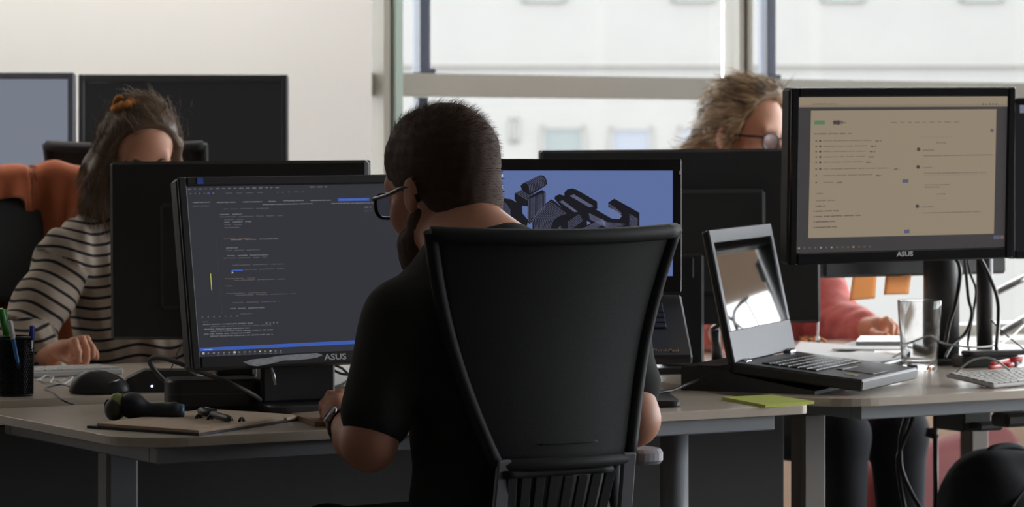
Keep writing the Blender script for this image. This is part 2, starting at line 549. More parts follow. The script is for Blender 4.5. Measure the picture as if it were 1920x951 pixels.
desk('desk', 'far desk by the white wall under the two far monitors', .30, 1.75, 2.36, 2.94, .73, (.02, .02, .03, .03),
     [(.48, 2.6, .0285, 1), (1.62, 2.6, .0285, 1)], M_LEGDARK)
# ------------------------------------------------------------------ added fill lights, unseen above the far desk, to brighten the white wall
M_FILLBODY = mat('white_fill_housing', (225, 225, 225), rough=0.5, var=0.02)
M_FILLSHIELD = mat('dark_fill_shield', (60, 60, 62), rough=0.6, var=0.03)
M_FILL = mat('fill_light_emitter', (240, 240, 240), rough=0.5, var=0.0, emit=(255, 252, 247), estr=38.0)
for k, (ua, ub, side) in enumerate(((-1.35, .25, 'left'), (.45, 2.05, 'right'))):
    t = thing('added_wash_light', 'added unseen light strip along the white wall, %s one of the two' % side, 'lamp', UV((ua + ub) / 2, 2.45, 2.62), 'added wall-washing lights')
    m = MB(); uvbox(m, ua, ub, 2.38, 2.52, 2.60, 2.66, .006); m.build('housing', M_FILLBODY, t)
    m = MB(); uvbox(m, ua, ub, 2.365, 2.379, 2.42, 2.66, .002); m.build('fill_shield', M_FILLSHIELD, t)  # keeps the added light on the wall and off the room
    m = MB(); uvbox(m, ua + .02, ub - .02, 2.40, 2.50, 2.585, 2.60, .003); m.build('fill_emitter', M_FILL, t)
    for uu in (ua + .2, ub - .2):
        m = MB(); m.tube([UV(uu, 2.45, 2.66), UV(uu, 2.45, CEIL)], .003, 6); m.build('added_light_wire', M_STEEL, t)

# ------------------------------------------------------------------ monitors
M_BLACK = mat('black_matte_plastic', (60, 60, 62), rough=0.55, var=0.06, scale=60, bump=0.03, bscale=900)
M_BLACK2 = mat('black_satin_plastic', (52, 52, 54), rough=0.38, var=0.05, scale=60)
M_GLOSS = mat('black_gloss_plastic', (36, 36, 38), rough=0.12, var=0.05, scale=60)
M_GREYFRAME = mat('grey_monitor_frame', (92, 94, 104), rough=0.4, var=0.04)
M_CLIP = mat('bright_metal', (170, 172, 178), rough=.25, metal=.8, var=.05)
M_LOGO = mat('white_logo_print', (215, 215, 218), rough=0.5, var=0.0)
PAINT = [0]
def painted(fr, base, W, H, items, cols, name, parent, spec=0.25, rough=0.35):
    """screen: base quad plus flat print; items = (polygon in local xy, colour index)"""
    PAINT[0] += 1
    mats_ = [screen_mat('screen_%d_tone_%d' % (PAINT[0], i), c, rough=rough, spec=spec) for i, c in enumerate(cols)]
    m = MB()
    m.add([fr.p(-W / 2, -H / 2, base), fr.p(W / 2, -H / 2, base), fr.p(W / 2, H / 2, base), fr.p(-W / 2, H / 2, base)], [(0, 1, 2, 3)], 0)
    for k, (poly, ci, lv) in enumerate(items):
        m.add([fr.p(max(-W / 2, min(W / 2, x)), max(-H / 2, min(H / 2, y)), base + .00025 * lv) for x, y in poly], [list(range(len(poly)))], ci)
    return m.build('screen', mats_, parent)
class Ui:
    """collects flat print given in picture positions on a screen plane"""
    def __init__(s, fr, slope): s.fr = fr; s.it = []; s.slope = slope; s.r = random.Random(5)
    def bar(s, x0, x1, y, h, ci, lv=1):
        sl = s.slope(y)
        p = [(x0, y - h / 2), (x1, y - h / 2 + sl * (x1 - x0)), (x1, y + h / 2 + sl * (x1 - x0)), (x0, y + h / 2)]
        s.it.append(([s.fr.hit(*q) for q in p][::-1], ci, lv)); return s
    def words(s, x0, x1, y, h, ci, wmin=3, wmax=11, gap=2.0, lv=2):
        x = x0
        while x < x1 - 1:
            w_ = min(s.r.uniform(wmin, wmax), x1 - x)
            # letters: short strokes of uneven height
            q = x
            while q < x + w_ - .4:
                d = min(s.r.uniform(.9, 1.7), x + w_ - q)
                s.bar(q, q + d * .8, y + s.slope(y) * (q - x0) + s.r.uniform(-.25, .25), h * s.r.uniform(.5, 1.0), ci, lv)
                q += d
            x += w_ + gap
        return s
    def poly(s, pts, ci, lv=1):
        s.it.append(([s.fr.hit(*q) for q in pts], ci, lv)); return s
    def disc(s, x, y, r, ci, lv=2):
        return s.poly([(x + r * math.cos(a * math.pi / 5), y + r * math.sin(a * math.pi / 5)) for a in range(10)], ci, lv)
    def line(s, x0, y0, x1, y1, wd, ci, lv=2):
        dx, dy = x1 - x0, y1 - y0; l = math.hypot(dx, dy) or 1
        nx, ny = -dy / l * wd / 2, dx / l * wd / 2
        return s.poly([(x0 + nx, y0 + ny), (x1 + nx, y1 + ny), (x1 - nx, y1 - ny), (x0 - nx, y0 - ny)], ci, lv)

def monitor(label, fr, W, H, bz, deskz, items, cols, depth=.035, frame=None, body=None, base=(.22, .16), neck=.07, round_neck=False,
            logo=None, neck_back=.05, spec=0.25, rough=0.35, baseoff=0.0, neckx=0.0, at=None):
    frame = frame or M_BLACK2; body = body or M_BLACK
    bl, bt, bb = bz
    oc = fr.p(0, (bt - bb) / 2, 0)
    foot = fr.p(neckx, 0, -neck_back); foot.z = deskz
    if at is not None: foot = Vector((at.x, at.y, deskz))
    t = thing('monitor', label, 'monitor', foot)
    OW, OH = W + 2 * bl, H + bt + bb
    m = MB(); m.box(fr.p(0, (bt - bb) / 2, -depth / 2 - .002), (OW, depth, OH), fr.R, .006)
    m.box(fr.p(0, (bt - bb) / 2 - OH * .03, -depth - .008), (OW * .6, .02, OH * .6), fr.R, .008)
    hs = m.build('housing', body, t)
    m = MB()
    for s_ in (-1, 1):
        m = MB(); m.box(fr.p(s_ * (W / 2 + bl / 2), (bt - bb) / 2, .002), (bl, .008, OH), fr.R, .0025); m.build('bezel', frame, t)
    m = MB(); m.box(fr.p(0, H / 2 + bt / 2, .002), (W, .008, bt), fr.R, .0025); m.build('bezel', frame, t)
    m = MB(); m.box(fr.p(0, -H / 2 - bb / 2, .002), (W, .008, bb), fr.R, .0025); bot = m.build('bezel', frame, t)
    painted(fr, .0005, W, H, items, cols, 'screen_' + label[:12].replace(' ', '_'), t, spec, rough)
    # neck and base
    top = fr.p(neckx, -OH * .18, -depth - .012)
    ang = math.atan2(fr.a.y, fr.a.x)
    Rz = Matrix.Rotation(ang, 3, 'Z')
    m = MB()
    zt = top.z + .03
    if round_neck:
        m.lathe([(neck / 2, deskz + .012), (neck / 2, zt)], (foot.x, foot.y, 0), 26)
    else:
        m.box((foot.x, foot.y, (deskz + .012 + zt) / 2), (neck, .03, zt - deskz - .012), Rz, .006)
    nk = m.build('neck', M_BLACK2, t)
    h0 = Vector((foot.x, foot.y, zt - .03)); dh = top - h0; dh.z = 0
    Rh = Matrix.Rotation(math.atan2(dh.y, dh.x) - math.pi / 2, 3, 'Z') if dh.length > .09 else Rz
    m = MB(); m.box((h0 + top) / 2, (.05, max(.03, dh.length + .03), .05), Rh, .005); m.build('tilt_hinge', M_BLACK2, t)
    m = MB()
    n0 = Vector((fr.n.x, fr.n.y, 0)).normalized()
    bc = foot + n0 * baseoff
    poly = rounded(-base[0] / 2, -base[1] / 2, base[0] / 2, base[1] / 2, (.03,) * 4, 6)
    m.prism(poly, 0, .014, .003, fn=lambda x, y, z: bc + Rz @ Vector((x, y, z)))
    m.build('base', M_BLACK2, t)
    if logo:
        text_mesh('logo', logo[0], logo[1], fr, logo[2], logo[3], .0064, M_LOGO, bot, bold=.0003, sx=1.25)
    return t, hs
# code monitor in front of the man
fr1 = Frame((-.344, 5.499, .983), 28.1, 10.6, .5)
W24, H24 = .4815, .3006
ui = Ui(fr1, lambda y: -.0175 - (y - 350) / 320 * .0165)
G, DG, WH, BL, YE, TK, BR = 1, 2, 3, 4, 5, 6, 7
cols1 = [(48, 49, 55), (108, 108, 113), (82, 82, 88), (165, 165, 170), (58, 88, 168), (190, 180, 80), (60, 61, 66), (104, 88, 76)]
ui.line(350, 352, 374, 667, 1.2, TK, 1)
ui.line(404, 440, 416, 590, .7, TK, 1)
ui.words(352, 523, 355, 2.6, G, 4, 8, 5); ui.words(580, 613, 351, 2.6, G, 4, 16, 4)
ui.words(356, 404, 363.5, 2.6, G, 2, 3, 6); ui.bar(388, 391, 363, 2.6, BL, 3)
ui.words(422, 498, 362.7, 2.4, DG, 8, 14, 8); ui.words(518, 575, 361, 2.4, DG, 2, 12, 6)
for (a_, b_, y_) in ((361, 393, 380), (406, 442, 380), (455, 491, 379), (503, 517, 378), (531, 569, 377), (582, 620, 376.5)):
    ui.words(a_, b_, y_, 2.6, G, 20, 40, 1)
ui.bar(633, 692, 375, 5.5, BL, 1); ui.words(636, 688, 375, 2, G, 20, 40, 1)
ui.words(361, 392, 387, 2.4, DG, 8, 20, 2); ui.words(492, 586, 384, 2.4, G, 50, 90, 1); ui.words(621, 701, 382, 2.4, G, 30, 60, 1)
ui.words(683, 696, 389, 2.6, G, 6, 9, 2); ui.words(683, 698, 396, 3.2, DG, 2, 3, 3)
for (a_, b_, y_) in ((418, 504, 392.5), (412, 457, 402.6), (412, 531, 407), (420, 456, 412.5), (420, 471, 417), (420, 454, 422), (420, 454, 427),
                     (432, 526, 450), (423, 446, 465.5), (424, 487, 470), (426, 503, 480), (419, 500, 484.5), (436, 534, 497.7), (457, 532, 506),
                     (438, 534, 526), (423, 435, 536.7), (441, 558, 554), (435, 525, 568), (431, 501, 579), (449, 473, 589), (379, 389, 604)):
    ui.words(a_, b_, y_, 2.2, DG if (int(y_) % 3) else G, 8, 40, 5)
ui.words(418, 470, 448.5, 1.6, BR, 20, 40, 5); ui.words(421, 478, 523, 1.6, BR, 30, 60, 5); ui.words(424, 500, 551, 1.6, BR, 30, 60, 5)
ui.bar(434, 455, 507.5, 2.6, BL, 3)
ui.poly([(434, 508), (434, 514), (437.5, 512)], WH, 4)
ui.line(394.3, 513, 396.8, 545, 1.5, YE)
ui.words(378, 450, 595, 2.6, G, 2, 4, 8); ui.words(498, 523, 606, 3.4, G, 2.5, 3, 4)
for (a_, b_, y_) in ((380, 474, 609), (394, 511, 613), (382, 468, 618), (394, 512, 622), (382, 469, 627), (394, 512, 631)):
    ui.words(a_, b_, y_, 2.4, G if y_ != 613 else DG, 6, 22, 2)
ui.poly([(374, 653), (374.5, 659), (830, 637.5), (830, 630)], BL, 1)
ui.words(381, 400, 656, 2, WH, 5, 9, 1)
for k in range(16):
    x_ = 379 + k * 9.7
    ui.bar(x_, x_ + (4.2 if k in (0, 2, 6) else 3), 663 - .034 * (x_ - 379), 4.0 if k in (0, 6) else 2.6, WH if k in (0, 6, 13) else (G if k != 11 else YE), 2)
    if k > 2: ui.bar(x_ - 1, x_ + 4, 667.2 - .034 * (x_ - 379), .7, G, 2)
ui.words(756, 768, 500, 2, G, 4, 5, 3); ui.line(754, 455, 758, 498, .8, G)
mon1, hs1 = monitor('black monitor full of dark code in front of the man', fr1, W24, H24, (.0155, .0165, .021), .73, ui.it, cols1,
                base=(.17, .16), neck=.145, neckx=-.022, logo=('ASUS', .0150, fr1.hit(626, 671)[0], -H24 / 2 - .0105), baseoff=.02, spec=0.35)
m = MB(); m.tube([PX(509, 690, 5.36), PX(513, 704, 5.36), PX(516, 722, 5.36)], [.0022, .0032, .0022], 8); plabel(m.build('cable_clip', M_CLIP, mon1), 'bright metal clip on the stand')
M_STK = mat('blue_sticker', (62, 98, 205), rough=0.5, var=0.05)
s0 = fr1.hit(372.5, 341)
m = MB(); m.box(fr1.p(s0[0], s0[1], .0065), (.0115, .0012, .0105), fr1.R); plabel(m.build('sticker', M_STK, mon1), 'small blue sticker on the top bezel')
M_REFL = mat('pale_reflection_paint', (188, 192, 202), rough=0.45, var=0.5, scale=90)  # pale polygon: a reflection painted as colour on the lower bezel
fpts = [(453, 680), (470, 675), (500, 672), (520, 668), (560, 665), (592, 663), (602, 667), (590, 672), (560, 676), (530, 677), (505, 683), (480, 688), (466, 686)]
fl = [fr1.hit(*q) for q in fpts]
m = MB(); m.prism([(x, y) for x, y in fl][::-1], .0062, .0066, fn=lambda x, y, z: fr1.p(x, y, z)); plabel(m.build('painted_reflection', M_REFL, mon1), 'pale painted reflection on the lower bezel')

# monitor with the pale web page, right
fr5 = Frame((.766, 6.056, 1.1485), 25.5, -3.0, .74)
z5 = lambda x, y: (1440 + x * .3785, 140 + y * .3785)
ui = Ui(fr5, lambda y: -.003 - max(0, (y - 180)) / 290 * .03)
cols5 = [(60, 57, 58), (140, 127, 108), (130, 118, 102), (100, 90, 80), (66, 62, 62), (86, 118, 84), (84, 86, 108), (150, 140, 120), (150, 135, 85)]
ui.poly([z5(152, 110), z5(152, 162), z5(1187, 158), z5(1187, 107)], 1, 1)
ui.poly([z5(212, 178), z5(198, 810), z5(1118, 788), z5(1131, 171)], 1, 1)
ui.poly([z5(152, 150), z5(152, 162), z5(1187, 158), z5(1187, 146)], 2, 2)
ui.words(*[z5(220, 0)[0], z5(345, 0)[0], z5(0, 146)[1]], 2.2, 3, 6, 20, 1)
ui.words(*[z5(1060, 0)[0], z5(1140, 0)[0], z5(0, 146)[1]], 3, 4, 2, 4, 3, lv=3)
ui.poly([z5(228, 228), z5(228, 247), z5(280, 246), z5(280, 227)], 5, 3)
ui.disc(*z5(330, 237), 4, 4, 3); ui.disc(*z5(346, 237), 4.4, 4, 3); ui.disc(*z5(362, 236), 3.4, 3, 3)
ui.words(z5(368, 0)[0], z5(386, 0)[0], z5(0, 238)[1], 3, 4, 3, 5, 1)
ui.words(z5(610, 0)[0], z5(945, 0)[0], z5(0, 237)[1], 2, 3, 5, 12, 6)
ui.words(z5(228, 0)[0], z5(412, 0)[0], z5(0, 294)[1], 3.4, 3, 10, 24, 3)
for yy, xe in zip((328, 355, 382, 408, 435, 468, 500, 535), (560, 535, 530, 525, 512, 650, 562, 368)):
    ui.disc(*z5(237, yy), 1.5, 4, 3)
    if yy < 490: ui.disc(*z5(257, yy), 2.1, 4, 3)
    ui.words(z5(272, 0)[0], z5(xe - 45, 0)[0], z5(0, yy)[1], 2.0, 3, 10, 30, 2)
    ui.words(z5(xe - 28, 0)[0], z5(xe, 0)[0], z5(0, yy)[1], 2.8, 4, 6, 12, 2)
ui.poly([z5(664, 519), z5(664, 537), z5(694, 536), z5(694, 518)], 6, 3); ui.poly([z5(673, 768), z5(673, 787), z5(699, 786), z5(699, 767)], 6, 3)
for yy, xe in ((590, 272), (625, 332), (652, 285), (677, 350), (703, 462), (730, 340), (757, 340)):
    ui.words(z5(235, 0)[0], z5(xe, 0)[0], z5(0, yy)[1], 2.4, 3 if yy < 640 else 4, 8, 30, 2)
    if yy > 660: ui.disc(*z5(227, yy), 1.2, 4, 3)
for (x_, y_) in ((744, 370), (742, 457), (738, 652)):
    ui.disc(*z5(x_, y_), 3.6, 4, 3)
for (a_, b_, y_, c_) in ((765, 826, 374, 3), (770, 1112, 402, 3), (765, 820, 461, 3), (770, 1082, 489, 3), (770, 1082, 499, 2), (775, 905, 547, 3), (775, 850, 558, 3),
                         (835, 882, 592, 3), (760, 818, 656, 3), (765, 1056, 686, 3), (833, 882, 338, 3), (750, 910, 310, 2), (840, 885, 620, 2)):
    ui.words(z5(a_, 0)[0], z5(b_, 0)[0], z5(0, y_)[1], 2.0, c_, 12, 40, 1.5)
ui.disc(*z5(1108, 276), 3.4, 6, 3); ui.disc(*z5(1158, 805), 4, 3, 3); ui.poly([z5(1115, 797), z5(1115, 815), z5(1146, 814), z5(1146, 796)], 6, 3)
for k in range(14):
    x_, y_ = z5(148 + k * 27, 860 - k * .6)
    ui.bar(x_, x_ + 3.2, y_, 3.0, (7 if k in (0, 4, 6) else (8 if k in (4, 10) else 3)), 2)
mon5, _ = monitor('black monitor with a pale web page above the drinking glass', fr5, W24, H24, (.017, .0175, .023), .73, ui.it, cols5,
               base=(.11, .11), neck=.078, round_neck=True, at=DK(1765, 683), logo=('ASUS', .013, 0.003, -H24 / 2 - .008), frame=M_GLOSS, neckx=.0, baseoff=0)
# second monitor of that desk, only its left rim in view
fr6 = Frame(PX(2118, 333, 6.42), 3, 0)
ui = Ui(fr6, lambda y: 0)
ui.poly([(1912, 192), (1912, 212), (2350, 212), (2350, 192)], 1, 1)
monitor('dark monitor cut off by the right picture edge', fr6, W24, H24, (.0145, .0145, .018), .73, ui.it, [(30, 30, 33), (112, 116, 132)], neck=.07)
# monitors seen from behind
fr3 = Frame((-.527, 6.03, 1.0036), 180 - 6.3, 0, -.4)
monitor('black monitor seen from behind, in front of the woman in stripes', fr3, .478, .303, (.0155, .018, .026), .7435, [], [(60, 62, 66)], depth=.03, base=(.24, .18), neck=.08)
fr4 = Frame((.353, 6.559, 1.015), 180 + 5.7, 0, -.5)
monitor('large black monitor seen from behind, left of the web page monitor', fr4, .56, .324, (.017, .02, .026), .73, [], [(60, 62, 66)], depth=.04, base=(.26, .2), neck=.09)
fr9 = Frame(PX(1701, 372, 6.85), 180 + 31, 0)
mon9, _ = monitor('black monitor seen from behind, hidden behind the web page monitor', fr9, .475, .297, (.017, .018, .022), .73, [], [(60, 62, 66)], depth=.035, neck=.036, round_neck=True, base=(.15, .12), at=PX(1846, 682, 6.80))
# far monitors by the wall
fr7 = Frame(PX(-60, 266, 7.5), 0, 0)
monitor('grey-framed monitor with a pale blue-grey screen by the white wall', fr7, .484, .304, (.0157, .0167, .0162), .73, [], [(118, 123, 136)], frame=M_GREYFRAME, body=M_GREYFRAME, rough=.5)
fr8 = Frame(PX(343.5, 268, 7.75), 0, 0)
ui = Ui(fr8, lambda y: 0)
ui.words(168, 205, 155, 2.5, 1, 4, 9, 1)
monitor('switched-off black monitor by the white wall', fr8, .494, .306, (.0152, .0188, .0188), .73, ui.it, [(26, 26, 27), (60, 60, 60)], rough=.5)

# ------------------------------------------------------------------ laptops
M_LAP = mat('black_laptop_shell', (54, 54, 56), rough=0.45, var=0.05, scale=80)
M_LAPGREY = mat('dark_grey_laptop_deck', (76, 77, 82), rough=0.42, var=0.05, scale=80)
M_LAPBEZ = mat('silver_grey_laptop_bezel', (92, 94, 102), rough=0.45, var=0.03, metal=0)
M_KEY = mat('black_key', (46, 46, 48), rough=0.4, var=0.05)
M_HINGE = mat('chrome_hinge', (190, 190, 194), rough=0.2, metal=1.0, var=0.02)
def key_mesh(name, w_, d_, h_, m_):
    mb_ = MB(); mb_.box((0, 0, h_ / 2), (w_, d_, h_), None, min(.0012, h_ * .45))
    o_ = mb_.build(name, m_); me_ = o_.data; bpy.data.objects.remove(o_); ORG.pop(name, None)
    return me_
def put_keys(parent, fr, rows, x0, y0, pitch, kd, h_, m_, n0=0.0, name='key'):
    """rows: lists of key widths in units; laid from (x0, y0) right and down on the plane fr"""
    cache = {}
    org = ORG[parent.name]
    R4 = Matrix((fr.a, fr.b, fr.n)).transposed().to_4x4()
    for r_, row in enumerate(rows):
        x = x0
        for wu in row:
            ww = abs(wu)
            if wu > 0:
                k_ = round(ww, 2)
                if k_ not in cache: cache[k_] = key_mesh(name, ww * pitch - .0022, kd - .0022, h_, m_)
                o_ = bpy.data.objects.new(name, cache[k_]); COL.objects.link(o_)
                o_.parent = parent
                p_ = fr.p(x + ww * pitch / 2, y0 - (r_ + .5) * kd, n0) - org
                o_.matrix_local = Matrix.Translation(p_) @ R4
                ORG[o_.name] = org
            x += ww * pitch
ROWS = [[.9] * 16, [1] * 13 + [2], [1.5] + [1] * 12 + [1.5], [1.75] + [1] * 11 + [2.25], [2.25] + [1] * 10 + [2.75], [1.2, 1, 1, 1, 5, 1, 1, 1, 1.4, 1.4]]

# raised laptop with the blue wallpaper
L1W, L1H = .369, .2484
frl = Frame((.130, 5.739, 1.054), -3.0, 5.5)
zl = lambda x, y: (920 + x * .21875, 260 + y * .21875)
ui = Ui(frl, lambda y: 0)
DK_, ST, LB = 1, 2, 3
def fan(pts0, pts1, n, wd=.55, ci=ST):
    """n thin stripes swept from the polyline pts0 to pts1 (zoomed positions)"""
    for k in range(n):
        t_ = k / max(1, n - 1)
        q = [((1 - t_) * a_[0] + t_ * b_[0], (1 - t_) * a_[1] + t_ * b_[1]) for a_, b_ in zip(pts0, pts1)]
        for i in range(len(q) - 1):
            p_, r_ = zl(*q[i]), zl(*q[i + 1]); ui.line(p_[0], p_[1], r_[0], r_[1], wd, ci, 3)
def blob(pts, ci=DK_, lv=1): ui.poly([zl(*p) for p in pts], ci, lv)
blob([(50, 590), (75, 540), (120, 512), (175, 520), (270, 575), (272, 640), (322, 700), (300, 800), (280, 900), (40, 900)])
blob([(205, 470), (262, 440), (335, 492), (440, 440), (470, 458), (470, 590), (400, 660), (335, 735), (318, 715), (318, 580), (240, 575), (205, 520)])
blob([(256, 405), (275, 386), (425, 313), (455, 318), (478, 350), (483, 390), (470, 405), (335, 490), (305, 482), (268, 440)])
blob([(358, 700), (380, 630), (430, 590), (520, 520), (560, 545), (660, 640), (690, 690), (660, 800), (650, 900), (360, 900)])
blob([(545, 515), (555, 492), (590, 478), (632, 490), (632, 462), (655, 436), (700, 427), (740, 440), (912, 540), (915, 600), (870, 622), (830, 640), (830, 820), (640, 900), (640, 780), (690, 690)])
blob([(1008, 548), (1060, 515), (1275, 636), (1275, 770), (1180, 800), (1060, 900), (760, 900), (770, 790), (830, 720), (825, 640), (900, 606), (1035, 685), (1100, 690), (1125, 665), (1080, 620), (1008, 590)])
ui.poly([zl(300, 800), zl(322, 778), zl(362, 800), zl(355, 830)], 0, 2); ui.poly([zl(825, 705), zl(860, 725), zl(826, 742)], 0, 4)
fan([(325, 520), (325, 705), (345, 722)], [(462, 462), (462, 590), (462, 600)], 12)
fan([(300, 375), (330, 400), (338, 470)], [(420, 318), (462, 350), (468, 400)], 11)
fan([(215, 465), (318, 528)], [(255, 445), (335, 492)], 4)
fan([(120, 545), (165, 610), (165, 700), (140, 780)], [(60, 600), (85, 640), (92, 700), (80, 760)], 9)
fan([(365, 690), (380, 760), (385, 800)], [(540, 690), (510, 760), (505, 800)], 12)
fan([(365, 690), (420, 610), (520, 540)], [(540, 690), (590, 660), (650, 640)], 12)
fan([(590, 540), (720, 630)], [(615, 530), (745, 628)], 5); fan([(680, 490), (850, 590)], [(710, 480), (880, 580)], 6)
fan([(660, 720), (760, 650)], [(665, 790), (790, 700)], 6); fan([(780, 780), (960, 690), (965, 730)], [(850, 800), (985, 720), (980, 760)], 6)
fan([(840, 640), (1000, 720), (1150, 735)], [(850, 690), (1010, 770), (1060, 790)], 7)
fan([(1010, 560), (1060, 590), (1120, 640)], [(1010, 660), (1060, 680), (1110, 685)], 9); fan([(1190, 650), (1260, 690)], [(1190, 740), (1260, 770)], 8, .6)
fan([(190, 790), (255, 750)], [(200, 830), (270, 790)], 6); fan([(560, 790), (600, 750)], [(575, 810), (610, 780)], 4)
for (x0_, y0_, x1_, y1_) in ((75, 305, 105, 330), (75, 400, 105, 435), (60, 505, 100, 545), (60, 620, 98, 660)):
    blob([(x0_, y0_), (x0_, y1_), (x1_, y1_), (x1_, y0_)], LB, 4)
for yy in (345, 455): blob([(60, yy - 3), (60, yy + 3), (118, yy + 3), (118, yy - 3)], DK_, 4)
blob([(66, 508), (66, 540), (85, 540), (85, 508)], DK_, 5)
foot = Vector((.14, 5.66, .73))
lt = thing('laptop', 'black laptop with blue lettered wallpaper raised on a stand behind the man', 'laptop', foot + Vector((0, 0, .09)))
m = MB(); m.box(frl.p(0, 0, -.006), (L1W, .012, L1H), frl.R, .004); lid = m.build('lid', M_LAP, lt)
bzw = .0165
m = MB(); m.box(frl.p(0, L1H / 2 - .0115, .001), (L1W - .002, .003, .022), frl.R, .001); m.build('bezel', M_BLACK2, lt)
m = MB(); m.box(frl.p(0, -L1H / 2 + .015, .001), (L1W - .002, .003, .03), frl.R, .001); m.build('bezel', M_BLACK2, lt)
for s_ in (-1, 1):
    m = MB(); m.box(frl.p(s_ * (L1W / 2 - bzw / 2), -.004, .001), (bzw - .001, .003, L1H - .052), frl.R, .001); m.build('bezel', M_BLACK2, lt)
frs = Frame(frl.p(0, .003, 0), -3.0, 5.5)
for it_ in range(len(ui.it)): ui.it[it_] = ([(x, y - .003) for x, y in ui.it[it_][0]], ui.it[it_][1], ui.it[it_][2])
painted(frs, .0006, L1W - 2 * bzw, L1H - .048, ui.it, [(92, 110, 158), (27, 27, 33), (112, 116, 146), (190, 198, 220)], 'wallpaper', lt)
# base, steeply tilted towards the man
hin = frl.p(0, -L1H / 2 - .004, .004)
frk = Frame(hin, 3.0, 90 - 27)          # plane of the keyboard: 'up' runs from front edge to hinge
frk.c = frk.p(0, -.1125, 0)
m = MB(); m.box(frk.p(0, 0, -.010), (L1W, .020, .225), frk.R, .004); m.build('base', M_LAP, lt)
put_keys(lt, frk, ROWS, -.15, .095, .0198, .0185, .003, M_KEY)
m = MB(); m.box(frk.p(0, -.083, .0006), (.09, .0012, .045), frk.R, .0004); m.build('touchpad', M_BLACK2, lt)
text_mesh('logo', 'ThinkPad', .0135, frk, .135, -.094, .0006, mat('logo_silver_print', (190, 160, 140), rough=.4, var=0), lt, shear=.15)
for s_ in (-1, 1):
    m = MB(); m.tube([frl.p(s_ * .13 - .02, -L1H / 2 - .004, .004), frl.p(s_ * .13 + .02, -L1H / 2 - .004, .004)], .007, 12); m.build('hinge', M_LAP, lt)
st = thing('laptop_stand', 'black riser under the laptop with the blue wallpaper', 'laptop stand', foot)
m = MB(); m.prism(rounded(-.14, -.11, .16, .12, (.02,) * 4, 5), 0, .012, .003, fn=lambda x, y, z: foot + Matrix.Rotation(math.radians(3), 3, 'Z') @ Vector((x, y, z))); m.build('base_plate', M_BLACK2, st)
m = MB(); m.box(frk.p(.0, .02, -.026), (.30, .010, .19), frk.R, .003); m.build('tray', M_BLACK, st)
a_ = frk.p(.0, .03, -.032)
m = MB(); m.box((a_.x, a_.y + .01, (.742 + a_.z) / 2), (.20, .06, a_.z - .742), None, .006); m.build('riser', M_BLACK, st)
m = MB(); m.box(frk.p(0, -.118, -.012), (.20, .03, .008), frk.R, .003); m.build('lip', M_BLACK2, st)

# open laptop at the right, on its docking station
L2W, L2H = .375, .262
fr2 = Frame((.474, 6.110, .914), 66.3, 11.5, 1.0)
d2 = thing('docking_station', 'black docking station under the back of the open laptop', 'docking station', DK(1440, 700) * 1.0)
hl = fr2.p(-L2W / 2, -L2H / 2, 0); hr = fr2.p(L2W / 2, -L2H / 2, 0)
n0 = Vector((fr2.n.x, fr2.n.y, 0)).normalized()
hdir = (hr - hl); hdir.z = 0; hdir.normalize()
hm = (hl + hr) / 2; hm.z = .786
# deck plane: from the hinge down to the front edge
frd = Frame(hm, 0, 0)
frd.a = hdir
frd.b = (n0 * -1 * .26 + Vector((0, 0, .027))).normalized()
frd.n = frd.a.cross(frd.b); frd.R = Matrix((frd.a, frd.n * -1, frd.b)).transposed()
lp = thing('laptop', 'open black laptop with a silver screen frame beside the green sticky notes', 'laptop', hm + n0 * .13 - Vector((0, 0, .05)))
m = MB(); m.box(fr2.p(0, 0, -.007), (L2W, .012, L2H), fr2.R, .004); m.build('lid', M_LAP, lp)
sw, sh = L2W - .036, L2H - .092
m = MB(); m.box(fr2.p(0, L2H / 2 - .013, .001), (L2W - .004, .005, .026), fr2.R, .0015); m.build('bezel', M_LAPBEZ, lp)
m = MB(); m.box(fr2.p(0, -L2H / 2 + .033, .001), (L2W - .004, .005, .062), fr2.R, .0015); m.build('bezel', M_LAPBEZ, lp)
for s_ in (-1, 1):
    m = MB(); m.box(fr2.p(s_ * (L2W / 2 - .010), .020, .001), (.016, .005, sh + .006), fr2.R, .0015); m.build('bezel', M_LAPBEZ, lp)
m = MB(); m.box(fr2.p(0, .0195, .0008), (sw + .006, .002, sh + .006), fr2.R)
m.build('screen', mat('dark_glossy_laptop_screen', (12, 13, 16), rough=0.03, var=0.0, spec=1.0, coat=1.0), lp)
m = MB(); m.box(frd.p(0, -.13, -.011), (L2W, .021, .26), frd.R, .003); m.build('base', M_LAP, lp)
m = MB(); m.box(frd.p(0, -.13, .0002), (L2W - .006, .0015, .254), frd.R, .0006); m.build('deck', M_LAPGREY, lp)
put_keys(lp, frd, ROWS, -.146, -.042, .0195, .0188, .003, M_KEY, .001)
m = MB(); m.box(frd.p(-.01, -.213, .0016), (.10, .0014, .058), frd.R, .0005); m.build('touchpad', M_LAPGREY, lp)
m = MB(); m.box(frd.p(-.01, -.172, .0018), (.10, .0018, .014), frd.R, .0006); m.build('touchpad_button', M_BLACK2, lp)
m = MB(); m.box(frd.p(-.115, -.215, .0014), (.028, .0008, .022), frd.R); plabel(m.build('sticker', mat('faded_yellow_sticker', (170, 165, 110), rough=.5, var=.3, scale=200), lp), 'faded yellow sticker on the palm rest')
for s_ in (-1, 1):
    m = MB(); m.tube([fr2.p(s_ * .135 - .018, -L2H / 2 - .001, .006), fr2.p(s_ * .135 + .018, -L2H / 2 - .001, .006)], .0075, 12); m.build('hinge', M_HINGE, lp)
